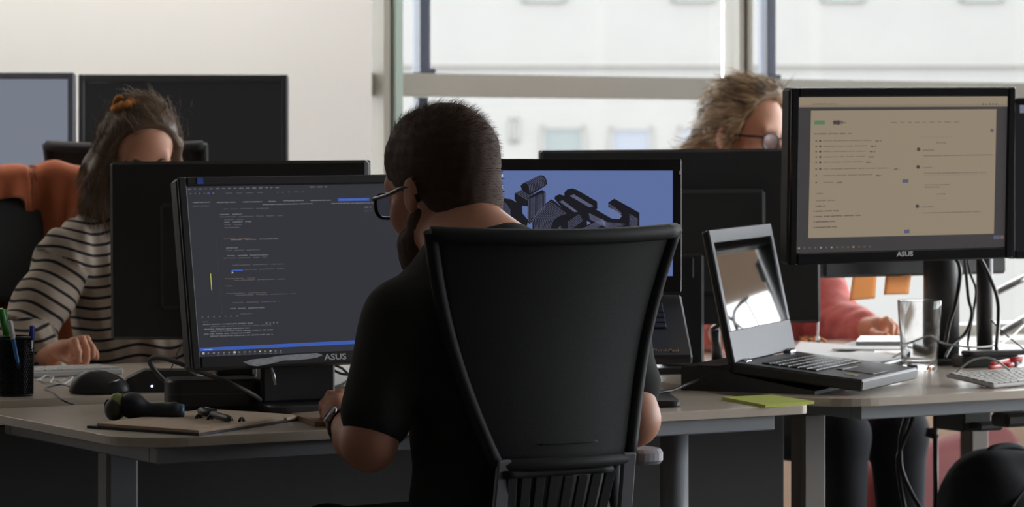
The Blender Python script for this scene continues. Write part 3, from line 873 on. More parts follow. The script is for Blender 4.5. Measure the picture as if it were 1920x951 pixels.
# the dock itself: a wedge behind and below the hinge
dk_n = hl - hdir * .004
fz = .73
prof = [(-.105, fz), (.165, fz), (.165, fz + .006), (-.0, .764), (-.02, .776), (-.105, .778)]
m = MB()
vs = []
for w_ in (.0, L2W + .008):
    for (q, z_) in prof:
        p_ = hl - hdir * .004 + hdir * w_ + n0 * q; vs.append(Vector((p_.x, p_.y, z_)))
n_ = len(prof)
m.add(vs, [list(range(n_)), [n_ + k for k in range(n_)][::-1]] + [(k, n_ + k, n_ + (k + 1) % n_, (k + 1) % n_) for k in range(n_)])
dko = m.build('body', M_LAP, d2)
p_ = hl - hdir * .0045 + n0 * -.055; p_.z = .752
m = MB(); m.tube([p_ + (n0 * math.cos(k / 10 * math.pi) + Vector((0, 0, 1)) * math.sin(k / 10 * math.pi)) * .0085 for k in range(20)], .0006, 6, closed=True); m.build('lock_ring', M_LAPGREY, d2)
for w_ in (.03, .30):
    m = MB(); p_ = hl + hdir * w_ + n0 * -.05; m.box((p_.x, p_.y, .7785), (.06, .05, .0022), Matrix.Rotation(math.atan2(hdir.y, hdir.x), 3, 'Z'), .0008)
    m.build('top_plate', M_LAPGREY, d2)
# ------------------------------------------------------------------ implicit surfaces for bodies and clothes
class Sdf:
    def __init__(s): s.pr = []
    def rc(s, a, b, r1, r2, k=.02, op='add'):
        s.pr.append(('rc', np.array(a, float), np.array(b, float), r1, r2, k, op)); return s
    def chain(s, pts, rs, k=.012):
        for i in range(len(pts) - 1): s.rc(pts[i], pts[i + 1], rs[i], rs[i + 1], k)
        return s
    def el(s, c, r, R=None, k=.02, op='add'):
        s.pr.append(('el', np.array(c, float), np.array(r, float), np.array(R if R is not None else Matrix.Identity(3), float), 0, k, op)); return s
    def plane(s, p, n, k=.004):
        """keep the side the normal points to"""
        n = np.array(n, float); s.pr.append(('pl', np.array(p, float), n / np.linalg.norm(n), 0, 0, k, 'cut')); return s
    def grow(s, d):
        for i, p in enumerate(s.pr):
            if p[0] == 'rc': s.pr[i] = p[:3] + (p[3] + d, p[4] + d) + p[5:]
            elif p[0] == 'el': s.pr[i] = (p[0], p[1], p[2] + d) + p[3:]
        return s
    def mesh(s, h, smooth=1):
        lo = np.full(3, 1e9); hi = np.full(3, -1e9)
        for p in s.pr:
            if p[6] != 'add': continue
            if p[0] == 'rc':
                r = max(p[3], p[4]); lo = np.minimum(lo, np.minimum(p[1], p[2]) - r); hi = np.maximum(hi, np.maximum(p[1], p[2]) + r)
            else:
                r = p[2].max(); lo = np.minimum(lo, p[1] - r); hi = np.maximum(hi, p[1] + r)
        lo -= 4 * h + .02; hi += 4 * h + .02
        n = np.ceil((hi - lo) / h).astype(int) + 1
        G = np.full(tuple(n), .2, np.float32)
        ax = [lo[i] + h * np.arange(n[i]) for i in range(3)]
        for p in s.pr:
            k = p[5]
            if p[0] == 'pl': b0 = np.zeros(3, int); b1 = n
            else:
                mg = 2.5 * k + 4 * h
                if p[0] == 'rc': r = max(p[3], p[4]) + mg; a_ = np.minimum(p[1], p[2]) - r; b_ = np.maximum(p[1], p[2]) + r
                else: r = p[2].max() + mg; a_ = p[1] - r; b_ = p[1] + r
                b0 = np.clip(np.floor((a_ - lo) / h).astype(int), 0, n - 1); b1 = np.clip(np.ceil((b_ - lo) / h).astype(int) + 1, 1, n)
            sl = tuple(slice(b0[i], b1[i]) for i in range(3))
            X = [ax[i][b0[i]:b1[i]].astype(np.float32) for i in range(3)]
            x, y, z = X[0][:, None, None], X[1][None, :, None], X[2][None, None, :]
            if p[0] == 'rc':
                A, B = p[1], p[2]; d = B - A; L2 = max(float(d @ d), 1e-12)
                t = np.clip(((x - A[0]) * d[0] + (y - A[1]) * d[1] + (z - A[2]) * d[2]) / L2, 0, 1).astype(np.float32)
                D = np.sqrt((x - A[0] - t * d[0]) ** 2 + (y - A[1] - t * d[1]) ** 2 + (z - A[2] - t * d[2]) ** 2) - (p[3] + (p[4] - p[3]) * t)
            elif p[0] == 'el':
                c, r, R = p[1], p[2], p[3]
                q = [(x - c[0]) * R[0, i] + (y - c[1]) * R[1, i] + (z - c[2]) * R[2, i] for i in range(3)]
                k0 = np.sqrt(sum((q[i] / r[i]) ** 2 for i in range(3))) + 1e-6
                k1 = np.sqrt(sum((q[i] / r[i] ** 2) ** 2 for i in range(3))) + 1e-6
                D = k0 * (k0 - 1) / k1
            else:
                D = (x - p[1][0]) * p[2][0] + (y - p[1][1]) * p[2][1] + (z - p[1][2]) * p[2][2]
            g = G[sl]
            if p[6] == 'add':
                hh = np.clip(.5 + .5 * (g - D) / k, 0, 1); G[sl] = g + (D - g) * hh - k * hh * (1 - hh)
            else:
                if p[6] == 'sub': D = -D
                elif p[6] == 'cut': D = -D
                hh = np.clip(.5 - .5 * (g - D) / k, 0, 1); G[sl] = g + (D - g) * hh + k * hh * (1 - hh)
        S = G < 0
        cnt = np.zeros(tuple(n - 1), np.int8)
        for dx in (0, 1):
            for dy in (0, 1):
                for dz in (0, 1):
                    cnt += S[dx:n[0] - 1 + dx, dy:n[1] - 1 + dy, dz:n[2] - 1 + dz]
        act = np.argwhere((cnt > 0) & (cnt < 8))
        idx = np.full(tuple(n - 1), -1, np.int64)
        idx[act[:, 0], act[:, 1], act[:, 2]] = np.arange(len(act))
        acc = np.zeros((len(act), 3)); ct = np.zeros(len(act))
        cor = [(a, b, c) for a in (0, 1) for b in (0, 1) for c in (0, 1)]
        val = {c: G[act[:, 0] + c[0], act[:, 1] + c[1], act[:, 2] + c[2]].astype(np.float64) for c in cor}
        for a in cor:
            for i in range(3):
                if a[i] == 0:
                    b = list(a); b[i] = 1; b = tuple(b)
                    va, vb = val[a], val[b]; m_ = (va < 0) != (vb < 0)
                    t = np.where(m_, va / np.where(m_, va - vb, 1), 0)
                    e = np.array(a, float)[None, :].repeat(len(act), 0); e[:, i] += t
                    acc[m_] += e[m_]; ct[m_] += 1
        V = (act + acc / ct[:, None]) * h + lo
        F_ = []
        for i in range(3):
            j, k = (i + 1) % 3, (i + 2) % 3
            s0 = [slice(1, -1)] * 3; s0[i] = slice(0, n[i] - 1); s1 = list(s0); s1[i] = slice(1, n[i])
            A, B = S[tuple(s0)], S[tuple(s1)]
            off = np.array([1, 1, 1]); off[i] = 0
            for cond, flip in ((A & ~B, False), (~A & B, True)):
                e = np.argwhere(cond) + off
                if not len(e): continue
                q = []
                for (dj, dk) in ((-1, -1), (0, -1), (0, 0), (-1, 0)):
                    c = e.copy(); c[:, j] += dj; c[:, k] += dk
                    q.append(idx[c[:, 0], c[:, 1], c[:, 2]])
                q = np.stack(q[::-1] if flip else q, 1)
                F_.append(q)
        Fq = np.concatenate(F_)
        for _ in range(smooth):
            acc = np.zeros_like(V); ct = np.zeros(len(V))
            for a, b in ((0, 1), (1, 2), (2, 3), (3, 0)):
                np.add.at(acc, Fq[:, a], V[Fq[:, b]]); np.add.at(ct, Fq[:, a], 1)
                np.add.at(acc, Fq[:, b], V[Fq[:, a]]); np.add.at(ct, Fq[:, b], 1)
            V = V * .45 + acc / np.maximum(ct, 1)[:, None] * .55
        return V, Fq
def vnormals(V, Fq):
    nn = np.cross(V[Fq[:, 2]] - V[Fq[:, 0]], V[Fq[:, 3]] - V[Fq[:, 1]])
    N = np.zeros_like(V)
    for i in range(4): np.add.at(N, Fq[:, i], nn)
    return N / (np.linalg.norm(N, axis=1)[:, None] + 1e-12)
def wavy(V, amp, freq, seed=0):
    r = np.random.RandomState(seed); o = np.zeros(len(V))
    for _ in range(5):
        d = r.normal(size=3); d /= np.linalg.norm(d)
        o += np.sin(V @ d * freq * r.uniform(.6, 1.5) + r.uniform(0, 6.28) + 1.3 * np.sin(V @ r.normal(size=3) * freq * .25))
    return o * amp / 3
class Head:
    """head frame: x right, y forward, z up, origin between the ears"""
    def __init__(s, org, phi, pitch=0.0, roll=0.0, sc=1.0):
        p = math.radians(phi)
        R = Matrix.Rotation(p, 3, 'Z') @ Matrix.Rotation(-math.radians(pitch), 3, 'X') @ Matrix.Rotation(math.radians(roll), 3, 'Y')
        s.R = np.array(R); s.o = np.array(org); s.sc = sc
    def w(s, x, y, z): return s.o + s.R @ (np.array((x, y, z), float) * s.sc)
    def inv(s, V): return (V - s.o) @ s.R / s.sc
    def skull(s, S, face=True):
        q = s.sc; e = lambda c, r, k=.02, op='add': S.el(s.w(*c), np.array(r) * q, s.R, k * q, op)
        c = lambda a, b, r1, r2, k=.015: S.rc(s.w(*a), s.w(*b), r1 * q, r2 * q, k * q)
        e((0, -.010, .048), (.073, .094, .080)); e((0, .044, .045), (.057, .044, .055)); e((0, .042, -.025), (.056, .048, .064), .025)
        for x in (-1, 1):
            c((x * .046, .0, -.048), (x * .020, .060, -.098), .022, .018, .03)
            e((x * .038, .054, -.026), (.023, .020, .022), .02)
        e((0, .070, -.101), (.022, .018, .018), .02)
        if face:
            c((0, .086, .014), (0, .110, -.030), .0065, .0098, .014)
            c((-.036, .080, .024), (.036, .080, .024), .010, .010, .022)
            for x in (-1, 1):
                e((x * .011, .097, -.036), (.009, .010, .008), .008)
                e((x * .032, .101, .001), (.018, .017, .011), .012, 'sub')
                e((x * .031, .076, .000), (.0135, .0135, .0135), .004)
            c((-.019, .090, -.066), (.019, .090, -.066), .0055, .0055, .008); c((-.017, .088, -.076), (.017, .088, -.076), .006, .006, .008)
        for x in (-1, 1):
            e((x * .079, -.010, -.002), (.007, .016, .028), .008)
            e((x * .090, -.006, .000), (.007, .010, .018), .006, 'sub')
        return S
def strands(paths, r, taper=True):
    """hair strands: triangular tubes joined in one mesh"""
    V = []; Fq = []
    for pts in paths:
        pts = np.asarray(pts); n = len(pts); b = len(V)
        for i in range(n):
            t = pts[min(i + 1, n - 1)] - pts[max(i - 1, 0)]; t = t / (np.linalg.norm(t) + 1e-9)
            a = np.cross(t, (.3, .5, .8)); a /= np.linalg.norm(a) + 1e-9; c = np.cross(t, a)
            rr = r * (1 - .8 * i / (n - 1) if taper else 1)
            for k in range(3):
                an = k * 2.0944; V.append(pts[i] + rr * (math.cos(an) * a + math.sin(an) * c))
        for i in range(n - 1):
            for k in range(3):
                k2 = (k + 1) % 3; Fq.append((b + i * 3 + k, b + i * 3 + k2, b + i * 3 + 3 + k2, b + i * 3 + 3 + k))
    return np.array(V), np.array(Fq)
V3 = lambda v: np.array(v, float)
def fingers(S, spec, k=.006):
    for pts, r in spec:
        pts = [V3(p) for p in pts]; n = len(pts)
        S.chain(pts, [r * (1 - .22 * i / (n - 1)) for i in range(n)], k)

M_SKIN = mat('warm_skin', (205, 146, 118), rough=0.5, var=0.06, scale=60, sss=0.0, bump=0.04, bscale=500)
M_SKINM = mat('tanned_skin', (196, 138, 112), rough=0.5, var=0.07, scale=60, bump=0.05, bscale=500)
M_TEE = mat('black_cotton', (53, 52, 52), rough=0.9, var=0.1, scale=90, bump=0.1, bscale=700, spec=0.2)
M_TROUSER = mat('black_denim', (46, 46, 50), rough=0.9, var=0.12, scale=120, bump=0.1, bscale=700, spec=0.2)
M_HAIRM = mat('short_brown_hair', (80, 60, 50), rough=0.75, var=0.2, scale=200, bump=0.4, bscale=600, spec=0.35)
M_HAIRG = mat('brown_hair', (92, 72, 56), rough=0.45, var=0.25, scale=150, spec=0.4)
M_HAIRW = mat('dark_blond_hair', (150, 122, 92), rough=0.45, var=0.25, scale=150, spec=0.4)
M_SHOE = mat('dark_shoe', (56, 54, 54), rough=0.6, var=0.1)
M_SPECT = mat('black_spectacle_frame', (24, 24, 28), rough=0.25, var=0.05)
M_LENS = glass_pane_mat('spectacle_lens', (.86, .88, .94), 1.18)
uD = np.array(UV(1, 0) - UV(0, 0)); vD = np.array(UV(0, 1) - UV(0, 0)); zD = np.array((0., 0, 1))
RU = np.stack([uD, vD, zD], 1)
VX = .0046
def glasses(H, parent, wid=.066, fy=.106, z=-.002, lens_w=.025, lens_h=.019):
    q = H.sc
    m = MB()
    for x in (-1, 1):
        ring = []
        for k in range(20):
            a = 2 * math.pi * k / 20
            px_ = x * (.034) + lens_w * (abs(math.cos(a)) ** .7) * (1 if math.cos(a) > 0 else -1)
            pz_ = z - .004 + lens_h * (abs(math.sin(a)) ** .8) * (1 if math.sin(a) > 0 else -1)
            ring.append(Vector(H.w(px_, fy - .16 * abs(px_), pz_)))
        m.tube(ring, .0028 * q, 6, closed=True)
    m.tube([Vector(H.w(-.010, fy - .0, z + .004)), Vector(H.w(0, fy + .003, z + .007)), Vector(H.w(.010, fy, z + .004))], .0019 * q, 6)
    for x in (-1, 1):
        m.tube(catmull([Vector(H.w(x * .059, fy - .012, z + .006)), Vector(H.w(x * .070, fy - .022, z + .007)), Vector(H.w(x * .079, .04, z + .008)), Vector(H.w(x * .081, -.004, z + .014)), Vector(H.w(x * .080, -.022, z + .0)), Vector(H.w(x * .078, -.026, z - .012))], 4), .0030 * q, 6)
    g = m.build('glasses', M_SPECT, parent)
    for x in (-1, 1):
        m = MB(); poly = []
        for k in range(16):
            a = 2 * math.pi * k / 16
            px_ = x * .034 + lens_w * .98 * (abs(math.cos(a)) ** .7) * (1 if math.cos(a) > 0 else -1)
            pz_ = z - .004 + lens_h * .98 * (abs(math.sin(a)) ** .8) * (1 if math.sin(a) > 0 else -1)
            poly.append((px_, pz_))
        m.prism(poly, -.0008, .0008, fn=lambda a_, b_, c_: Vector(H.w(a_, fy - .16 * abs(a_) + c_, b_)))
        m.build('lens', M_LENS, g)
    return g

# ------------------------------------------------------------------ the man in the black T-shirt
Hm = Head(PX(834, 362, 5.06), 43, 8, -2, 1.07)
nb = V3(PX(893, 480, 4.99)); ls = V3(PX(752, 607, 4.86)); rs_ = V3(PX(1140, 590, 5.09))
ch_ = V3(PX(935, 660, 4.95)); be = V3(PX(950, 830, 5.0)); pe = V3(PX(960, 1000, 5.0)); pe[2] = .60
le = V3(PX(692, 832, 4.80)); lw = V3(PX(650, 800, 5.06))
re_ = V3(PX(1186, 786, 5.00)); rw = V3(PX(1110, 775, 5.34))
S = Sdf(); Hm.skull(S)
S.rc(Hm.w(0, -.030, -.045), nb - zD * .01, .058, .066, .03)
S.rc(nb, ls, .062, .050, .05).rc(nb, rs_, .062, .050, .05)
S.el(ch_, (.165, .105, .19), RU, .05).el(be, (.15, .11, .17), RU, .05).el(pe, (.165, .12, .12), RU, .05)
S.chain([ls, (ls + le) / 2, le], [.052, .047, .040], .03); S.chain([le, (le * .6 + lw * .4), lw], [.041, .040, .027], .02)
S.chain([rs_, (rs_ + re_) / 2, re_], [.052, .047, .041], .03); S.chain([re_, (re_ * .6 + rw * .4), rw], [.042, .040, .027], .02)
# left hand, fingers curled over a small mouse
S.el(V3(PX(634, 776, 5.16)), (.026, .042, .034), None, .015)
fingers(S, [
    ([PX(640, 752, 5.17), PX(641, 740, 5.20), PX(638, 744, 5.235), PX(636, 768, 5.245)], .0100),
    ([PX(626, 754, 5.17), PX(620, 742, 5.20), PX(618, 748, 5.235), PX(618, 772, 5.245)], .0098),
    ([PX(616, 770, 5.17), PX(608, 758, 5.20), PX(606, 766, 5.23), PX(608, 786, 5.24)], .0092),
    ([PX(620, 786, 5.16), PX(610, 780, 5.19), PX(608, 790, 5.21), PX(612, 797, 5.22)], .0084),
    ([PX(648, 770, 5.18), PX(660, 760, 5.21), PX(664, 768, 5.23)], .0105)])
# right hand on the desk
rh = rw + vD * .06 - zD * .005
S.rc(rw, rh, .024, .026, .015)
for k in range(4):
    b_ = rh + uD * (.026 - .017 * k) + vD * .03
    fingers(S, [([b_, b_ + vD * .03 + zD * .008, b_ + vD * .055 - zD * .004, b_ + vD * .066 - zD * .016], .0092)])
fingers(S, [([rh - uD * .028 - vD * .02, rh - uD * .045 + vD * .012, rh - uD * .044 + vD * .035 - zD * .01], .010)])
Vb, Fb = S.mesh(VX, 1)
man = raw_mesh('person', Vb, Fb, M_SKINM, loc=(pe[0], pe[1], 0))
tag(man, 'man in black T-shirt and glasses seen from behind, facing the code monitor', 'person')
# T-shirt
S = Sdf()
S.rc(nb - zD * .045, nb - zD * .03, .072, .066, .02)
S.rc(nb - zD * .02, ls, .062, .050, .05).rc(nb - zD * .02, rs_, .062, .050, .05)
S.el(ch_, (.165, .105, .19), RU, .05).el(be, (.155, .115, .18), RU, .05).el(pe, (.165, .12, .10), RU, .05)
sle = ls + (le - ls) * .74; sre = rs_ + (re_ - rs_) * .66
S.chain([ls, sle], [.053, .050], .03); S.chain([rs_, sre], [.053, .050], .03)
S.grow(.008)
S.rc(nb + zD * .03, nb + zD * .10, .062, .075, .01, 'sub')
Vs, Fs = S.mesh(VX, 1)
Vs = Vs + vnormals(Vs, Fs) * wavy(Vs, .0022, 55, 2)[:, None]
raw_mesh('t_shirt', Vs, Fs, M_TEE, man)
# trousers and shoes, in the dark under the desk
S = Sdf(); S.el(pe - zD * .03, (.175, .13, .11), RU, .04)
for sgn in (-1, 1):
    hp = pe + uD * .095 * sgn - zD * .05; kn = hp + vD * .40 + uD * .03 * sgn + zD * .0; kn[2] = .52
    an = kn + vD * .03; an[2] = .12
    S.chain([hp, kn], [.085, .062], .04); S.chain([kn, an], [.062, .045], .03)
    Sh = Sdf(); a_ = an.copy(); a_[2] = .045
    Sh.rc(a_ - vD * .05, a_ + vD * .15 - zD * .01, .042, .034, .02).plane((0, 0, .004), (0, 0, 1), .004)
    Vq, Fq = Sh.mesh(.006, 1); raw_mesh('shoe', Vq, Fq, M_SHOE, man)
Vs, Fs = S.mesh(.007, 1); raw_mesh('trousers', Vs, Fs, M_TROUSER, man)
# hair: cropped cap with short hairs
S = Sdf(); q = Hm.sc
S.el(Hm.w(0, -.010, .050), np.array((.0755, .0965, .0835)) * q, Hm.R, .02).el(Hm.w(0, .042, .058), np.array((.058, .048, .056)) * q, Hm.R, .03)
S.el(Hm.w(0, -.045, -.02), np.array((.060, .052, .060)) * q, Hm.R, .03)
S.el(Hm.w(.015, .02, .108), np.array((.045, .06, .022)) * q, Hm.R, .03)
pn = Hm.R @ np.array((0, -.74, 1.0)); S.plane(Hm.w(0, 0, -.028), pn, .004)
S.plane(Hm.w(0, .083, .05), Hm.R @ np.array((0, -1, .45)), .004)
Vh, Fh = S.mesh(.0042, 1)
N_ = vnormals(Vh, Fh); Vh = Vh + N_ * wavy(Vh, .0009, 260, 4)[:, None]
hair = raw_mesh('hair', Vh, Fh, M_HAIRM, man)
rng = np.random.RandomState(3)
L_ = Hm.inv(Vh); paths = []
up = np.where(N_[:, 2] > -.6)[0]
for i in rng.choice(up, 5200):
    l_ = L_[i]; d = N_[i] * (.28 + .5 * max(0, min(1, (l_[2] - .07) / .05))) + Hm.R @ np.array((rng.normal(0, .22) + .15, -.55 + rng.normal(0, .25), -.75 + .9 * max(0, min(1, (l_[2] - .06) / .05)) + rng.normal(0, .2)))
    d /= np.linalg.norm(d); ln = (.004 + .010 * max(0, min(1, (l_[2] - .03) / .09))) * rng.uniform(.6, 1.25)
    p = Vh[i] - N_[i] * .002; paths.append([p, p + d * ln * .55, p + d * ln + Hm.R @ np.array((0, -.004, -.001))])
Vq, Fq = strands(paths, .00030); o_ = raw_mesh('hair_strands', Vq, Fq, M_HAIRM, hair); o_['kind'] = 'stuff'
glasses(Hm, man)
S = Sdf()
for x in (-1, 1):
    S.rc(Hm.w(x * .047, .004, -.040), Hm.w(x * .021, .062, -.096), .0245 * q, .0215 * q, .02)
S.el(Hm.w(0, .070, -.099), np.array((.027, .023, .022)) * q, Hm.R, .02).el(Hm.w(0, .040, -.070), np.array((.059, .048, .044)) * q, Hm.R, .02)
S.plane(Hm.w(0, .03, -.034), Hm.R @ np.array((0, -.55, -1.0)), .006)
S.el(Hm.w(0, .094, -.060), np.array((.03, .016, .016)) * q, Hm.R, .008, 'sub')
Vq, Fq = S.mesh(.004, 1); Nq = vnormals(Vq, Fq); raw_mesh('beard', Vq + Nq * wavy(Vq, .0008, 400, 6)[:, None], Fq, M_HAIRM, man)
# wristwatch
ax_ = (lw - le); ax_ /= np.linalg.norm(ax_); wc = lw - ax_ * .006
x_ = np.cross(ax_, zD); x_ /= np.linalg.norm(x_); y_ = np.cross(ax_, x_)
m = MB(); m.tube([Vector(wc + .0305 * (math.cos(k * .31416) * x_ + math.sin(k * .31416) * y_)) for k in range(20)], .0075, 8, closed=True, flat=.35)
wa = m.build('wristwatch', M_BLACK2, man)
m = MB(); m.lathe([(.014, .030), (.016, .033), (.015, .038), (.012, .039)], Vector(wc), 18, axis=Vector(-y_ * .6 - x_ * .8)); m.build('watch_case', M_HINGE, wa)

# ------------------------------------------------------------------ the woman in the striped shirt
Hg = Head(PX(262, 300, 6.62), 200, 16, 2, .97)
nb = V3(PX(228, 408, 6.74)); rs2 = V3(PX(128, 478, 6.62)); ls2 = V3(PX(372, 470, 6.88))
ch_ = V3(PX(258, 560, 6.74)); be = V3(PX(275, 700, 6.74)); pe = be.copy(); pe[2] = .58
el_ = V3(PX(36, 652, 6.55)); wr = V3(PX(94, 668, 6.46))
lel = V3(PX(450, 640, 6.86)); lwr = V3(PX(430, 672, 6.60)); lwr[2] = .78
S = Sdf(); Hg.skull(S)
S.rc(Hg.w(0, -.030, -.045), nb, .050, .054, .03)
S.rc(nb, rs2, .05, .042, .04).rc(nb, ls2, .05, .042, .04)
S.el(ch_, (.14, .10, .17), RU, .05).el(be, (.13, .10, .17), RU, .05).el(pe, (.16, .12, .11), RU, .05)
S.chain([rs2, el_], [.044, .036], .03); S.chain([el_, (el_ + wr) / 2, wr], [.036, .034, .024], .02)
S.chain([ls2, lel], [.044, .036], .03); S.chain([lel, lwr], [.036, .024], .02)
S.el(V3(PX(124, 655, 6.44)), (.036, .034, .021), None, .016)
fingers(S, [
    ([PX(128, 643, 6.40), PX(140, 640, 6.375), PX(146, 662, 6.36), PX(148, 677, 6.365)], .0088),
    ([PX(136, 640, 6.42), PX(154, 636, 6.395), PX(162, 656, 6.38), PX(164, 675, 6.385)], .0092),
    ([PX(142, 640, 6.45), PX(162, 636, 6.43), PX(172, 652, 6.42), PX(174, 668, 6.42)], .0090),
    ([PX(146, 648, 6.48), PX(168, 648, 6.46), PX(178, 660, 6.45), PX(182, 672, 6.45)], .0082),
    ([PX(112, 668, 6.42), PX(134, 680, 6.39), PX(160, 684, 6.38)], .0095)])
S.rc(lwr, lwr - vD * .07, .024, .024, .015)
for k in range(4):
    b_ = lwr - vD * .085 + uD * (.024 - .016 * k)
    fingers(S, [([b_, b_ - vD * .03 + zD * .006, b_ - vD * .055 - zD * .012], .0088)])
fingers(S, [([lwr - uD * .02 - vD * .03, lwr - uD * .04 - vD * .06, lwr - uD * .03 - vD * .085 - zD * .01], .009)])
Vb, Fb = S.mesh(VX, 1)
wom = raw_mesh('person', Vb, Fb, M_SKIN, loc=(pe[0], pe[1], 0))
tag(wom, 'woman with orange hair tie and striped shirt behind the code monitor', 'person')
def stripe_mat(name, light, dark, pitch, share):
    m = mat(name, light, rough=0.9, var=0.06, scale=70, bump=0.12, bscale=600, spec=0.15)
    t = m.node_tree; b = t.nodes['Principled BSDF']
    at = t.nodes.new('ShaderNodeAttribute'); at.attribute_name = 'stripe'
    d = t.nodes.new('ShaderNodeMath'); d.operation = 'DIVIDE'; d.inputs[1].default_value = pitch
    fr = t.nodes.new('ShaderNodeMath'); fr.operation = 'FRACT'
    lt_ = t.nodes.new('ShaderNodeMath'); lt_.operation = 'LESS_THAN'; lt_.inputs[1].default_value = share
    t.links.new(at.outputs['Fac'], d.inputs[0]); t.links.new(d.outputs[0], fr.inputs[0]); t.links.new(fr.outputs[0], lt_.inputs[0])
    mx = t.nodes.new('ShaderNodeMix'); mx.data_type = 'RGBA'
    src = b.inputs['Base Color'].links[0].from_socket
    t.links.new(src, mx.inputs['A']); mx.inputs['B'].default_value = lin(dark)
    t.links.new(lt_.outputs[0], mx.inputs['Factor']); t.links.new(mx.outputs['Result'], b.inputs['Base Color'])
    return m
M_STRIPE = stripe_mat('striped_jersey', (168, 155, 142), (46, 44, 48), .0228, .27)
S = Sdf()
S.rc(nb - zD * .03, nb, .062, .056, .02).rc(nb, rs2, .05, .046, .04).rc(nb, ls2, .05, .046, .04)
S.el(ch_, (.148, .105, .18), RU, .05).el(be, (.155, .12, .19), RU, .05)
fwr = el_ + (wr - el_) * .55
S.chain([rs2, el_], [.052, .056], .035); S.chain([el_, fwr], [.056, .046], .03)
S.chain([ls2, lel], [.052, .054], .035); S.chain([lel, lel + (lwr - lel) * .5], [.054, .042], .03)
S.grow(.008); S.rc(nb + zD * .03, nb + zD * .1, .05, .07, .01, 'sub')
Vs, Fs = S.mesh(VX, 1)
N_ = vnormals(Vs, Fs)
armd = (el_ - rs2); aL = np.linalg.norm(armd); armd /= aL
ta = (Vs - rs2) @ armd; da = np.linalg.norm(Vs - rs2 - np.clip(ta, 0, aL)[:, None] * armd, axis=1)
sx = (Vs - ch_) @ uD
isarm = (da < .066) & (ta > .025) & (sx < -.075 - .25 * np.clip(ta - .1, 0, 1))
fold = .0045 * np.sin(sx * 75 + 4 * np.sin(Vs[:, 2] * 9)) + .003 * np.sin(sx * 140 + Vs[:, 2] * 30)
fold_arm = .004 * np.sin(ta * 60 + 2 * np.sin((Vs @ vD) * 30))
dsp = np.where(isarm, fold_arm, fold)
Vs = Vs + N_ * dsp[:, None]
tors = Vs[:, 2] + .008 * np.sin(sx * 38 + 1.0) + .10 * sx * 0 + .012 * np.exp(-((sx + .10) / .05) ** 2)
strp = np.where(isarm, ta * .92 + .004 * np.sin((Vs @ vD) * 60) + .35, tors)
raw_mesh('striped_shirt', Vs, Fs, M_STRIPE, wom, attr={'stripe': strp})
S = Sdf(); S.el(pe - zD * .03, (.17, .125, .10), RU, .04)
for sgn in (-1, 1):
    hp = pe + uD * .09 * sgn - zD * .05; kn = hp - vD * .38; kn[2] = .50; an = kn - vD * .02; an[2] = .12
    S.chain([hp, kn], [.082, .06], .04); S.chain([kn, an], [.06, .042], .03)
    Sh = Sdf(); a_ = an.copy(); a_[2] = .042
    Sh.rc(a_ + vD * .05, a_ - vD * .14 - zD * .008, .04, .032, .02).plane((0, 0, .004), (0, 0, 1), .004)
    Vq, Fq = Sh.mesh(.006, 1); raw_mesh('shoe', Vq, Fq, M_SHOE, wom)
Vs, Fs = S.mesh(.007, 1); raw_mesh('trousers', Vs, Fs, M_TROUSER, wom)
# hair: swept back and up, loose length down to the shoulder on the left of the picture
def hair_cap(H, parent, m_, extra, front=.070, sl=.70, low=-.02, inf=.012, name='hair', fz=.060):
    S = Sdf(); q = H.sc
    S.el(H.w(0, -.012, .052), np.array((.073 + inf, .094 + inf, .082 + inf)) * q, H.R, .02).el(H.w(0, .036, .060), np.array((.060 + inf * .6, .05, .062)) * q, H.R, .03)
    S.plane(H.w(0, 0, low), H.R @ np.array((0, -sl, 1.0)), .006)
    S.plane(H.w(0, front, .06), H.R @ np.array((0, -1, .55)), .006)
    for f_ in extra: f_(S)
    V, Fq = S.mesh(.0045, 1); N = vnormals(V, Fq)
    return raw_mesh(name, V, Fq, m_, parent), V, N
def bunl(S):
    S.chain([Hg.w(.055, -.03, .05), Hg.w(.080, -.045, -.03), Hg.w(.084, -.04, -.11), Hg.w(.075, -.035, -.17)], [.03, .032, .028, .016], .03)
    S.chain([Hg.w(.055, .040, .085), Hg.w(.078, .026, .03), Hg.w(.086, .004, -.03), Hg.w(.088, -.012, -.10)], [.016, .020, .024, .020], .02)
    S.chain([Hg.w(-.050, .040, .090), Hg.w(-.073, .030, .04), Hg.w(-.080, .012, -.01), Hg.w(-.080, .004, -.06)], [.012, .013, .012, .006], .015)
hg, Vh, N_ = hair_cap(Hg, wom, M_HAIRG, [bunl], front=.056, sl=.75, inf=.008)
rng = np.random.RandomState(8); paths = []
tie = V3(PX(236, 193, 6.575))
L_ = Hg.inv(Vh)
for i in rng.choice(len(Vh), 2600):
    l_ = L_[i]
    p = Vh[i] - N_[i] * .002
    if l_[2] > .0:      # combed towards the tie
        d = tie - p; d -= N_[i] * (d @ N_[i]); d /= np.linalg.norm(d) + 1e-9; ln = rng.uniform(.02, .05)
    else:
        d = -zD + .2 * N_[i]; d /= np.linalg.norm(d); ln = rng.uniform(.03, .07)
    j = rng.normal(0, .18, 3); lift = N_[i] * rng.uniform(.001, .007)
    pts = [p, p + (d + j * .4) * ln * .35 + lift * .8, p + (d + j) * ln * .7 + lift, p + (d + j * 1.3) * ln]
    paths.append(pts)
for k in range(26):      # fly-away hairs on the lit side
    p = Hg.w(-.045 + rng.normal(0, .025), .02 + rng.normal(0, .035), .118 + rng.normal(0, .008)); a_ = rng.uniform(.015, .035)
    dr = Hg.R @ np.array((-.8 + rng.normal(0, .4), .2 + rng.normal(0, .5), .6)); dr /= np.linalg.norm(dr)
    paths.append([p, p + dr * a_ * .5 + zD * .006, p + dr * a_ * .9 - zD * .002, p + dr * a_ * 1.1 - zD * .02])
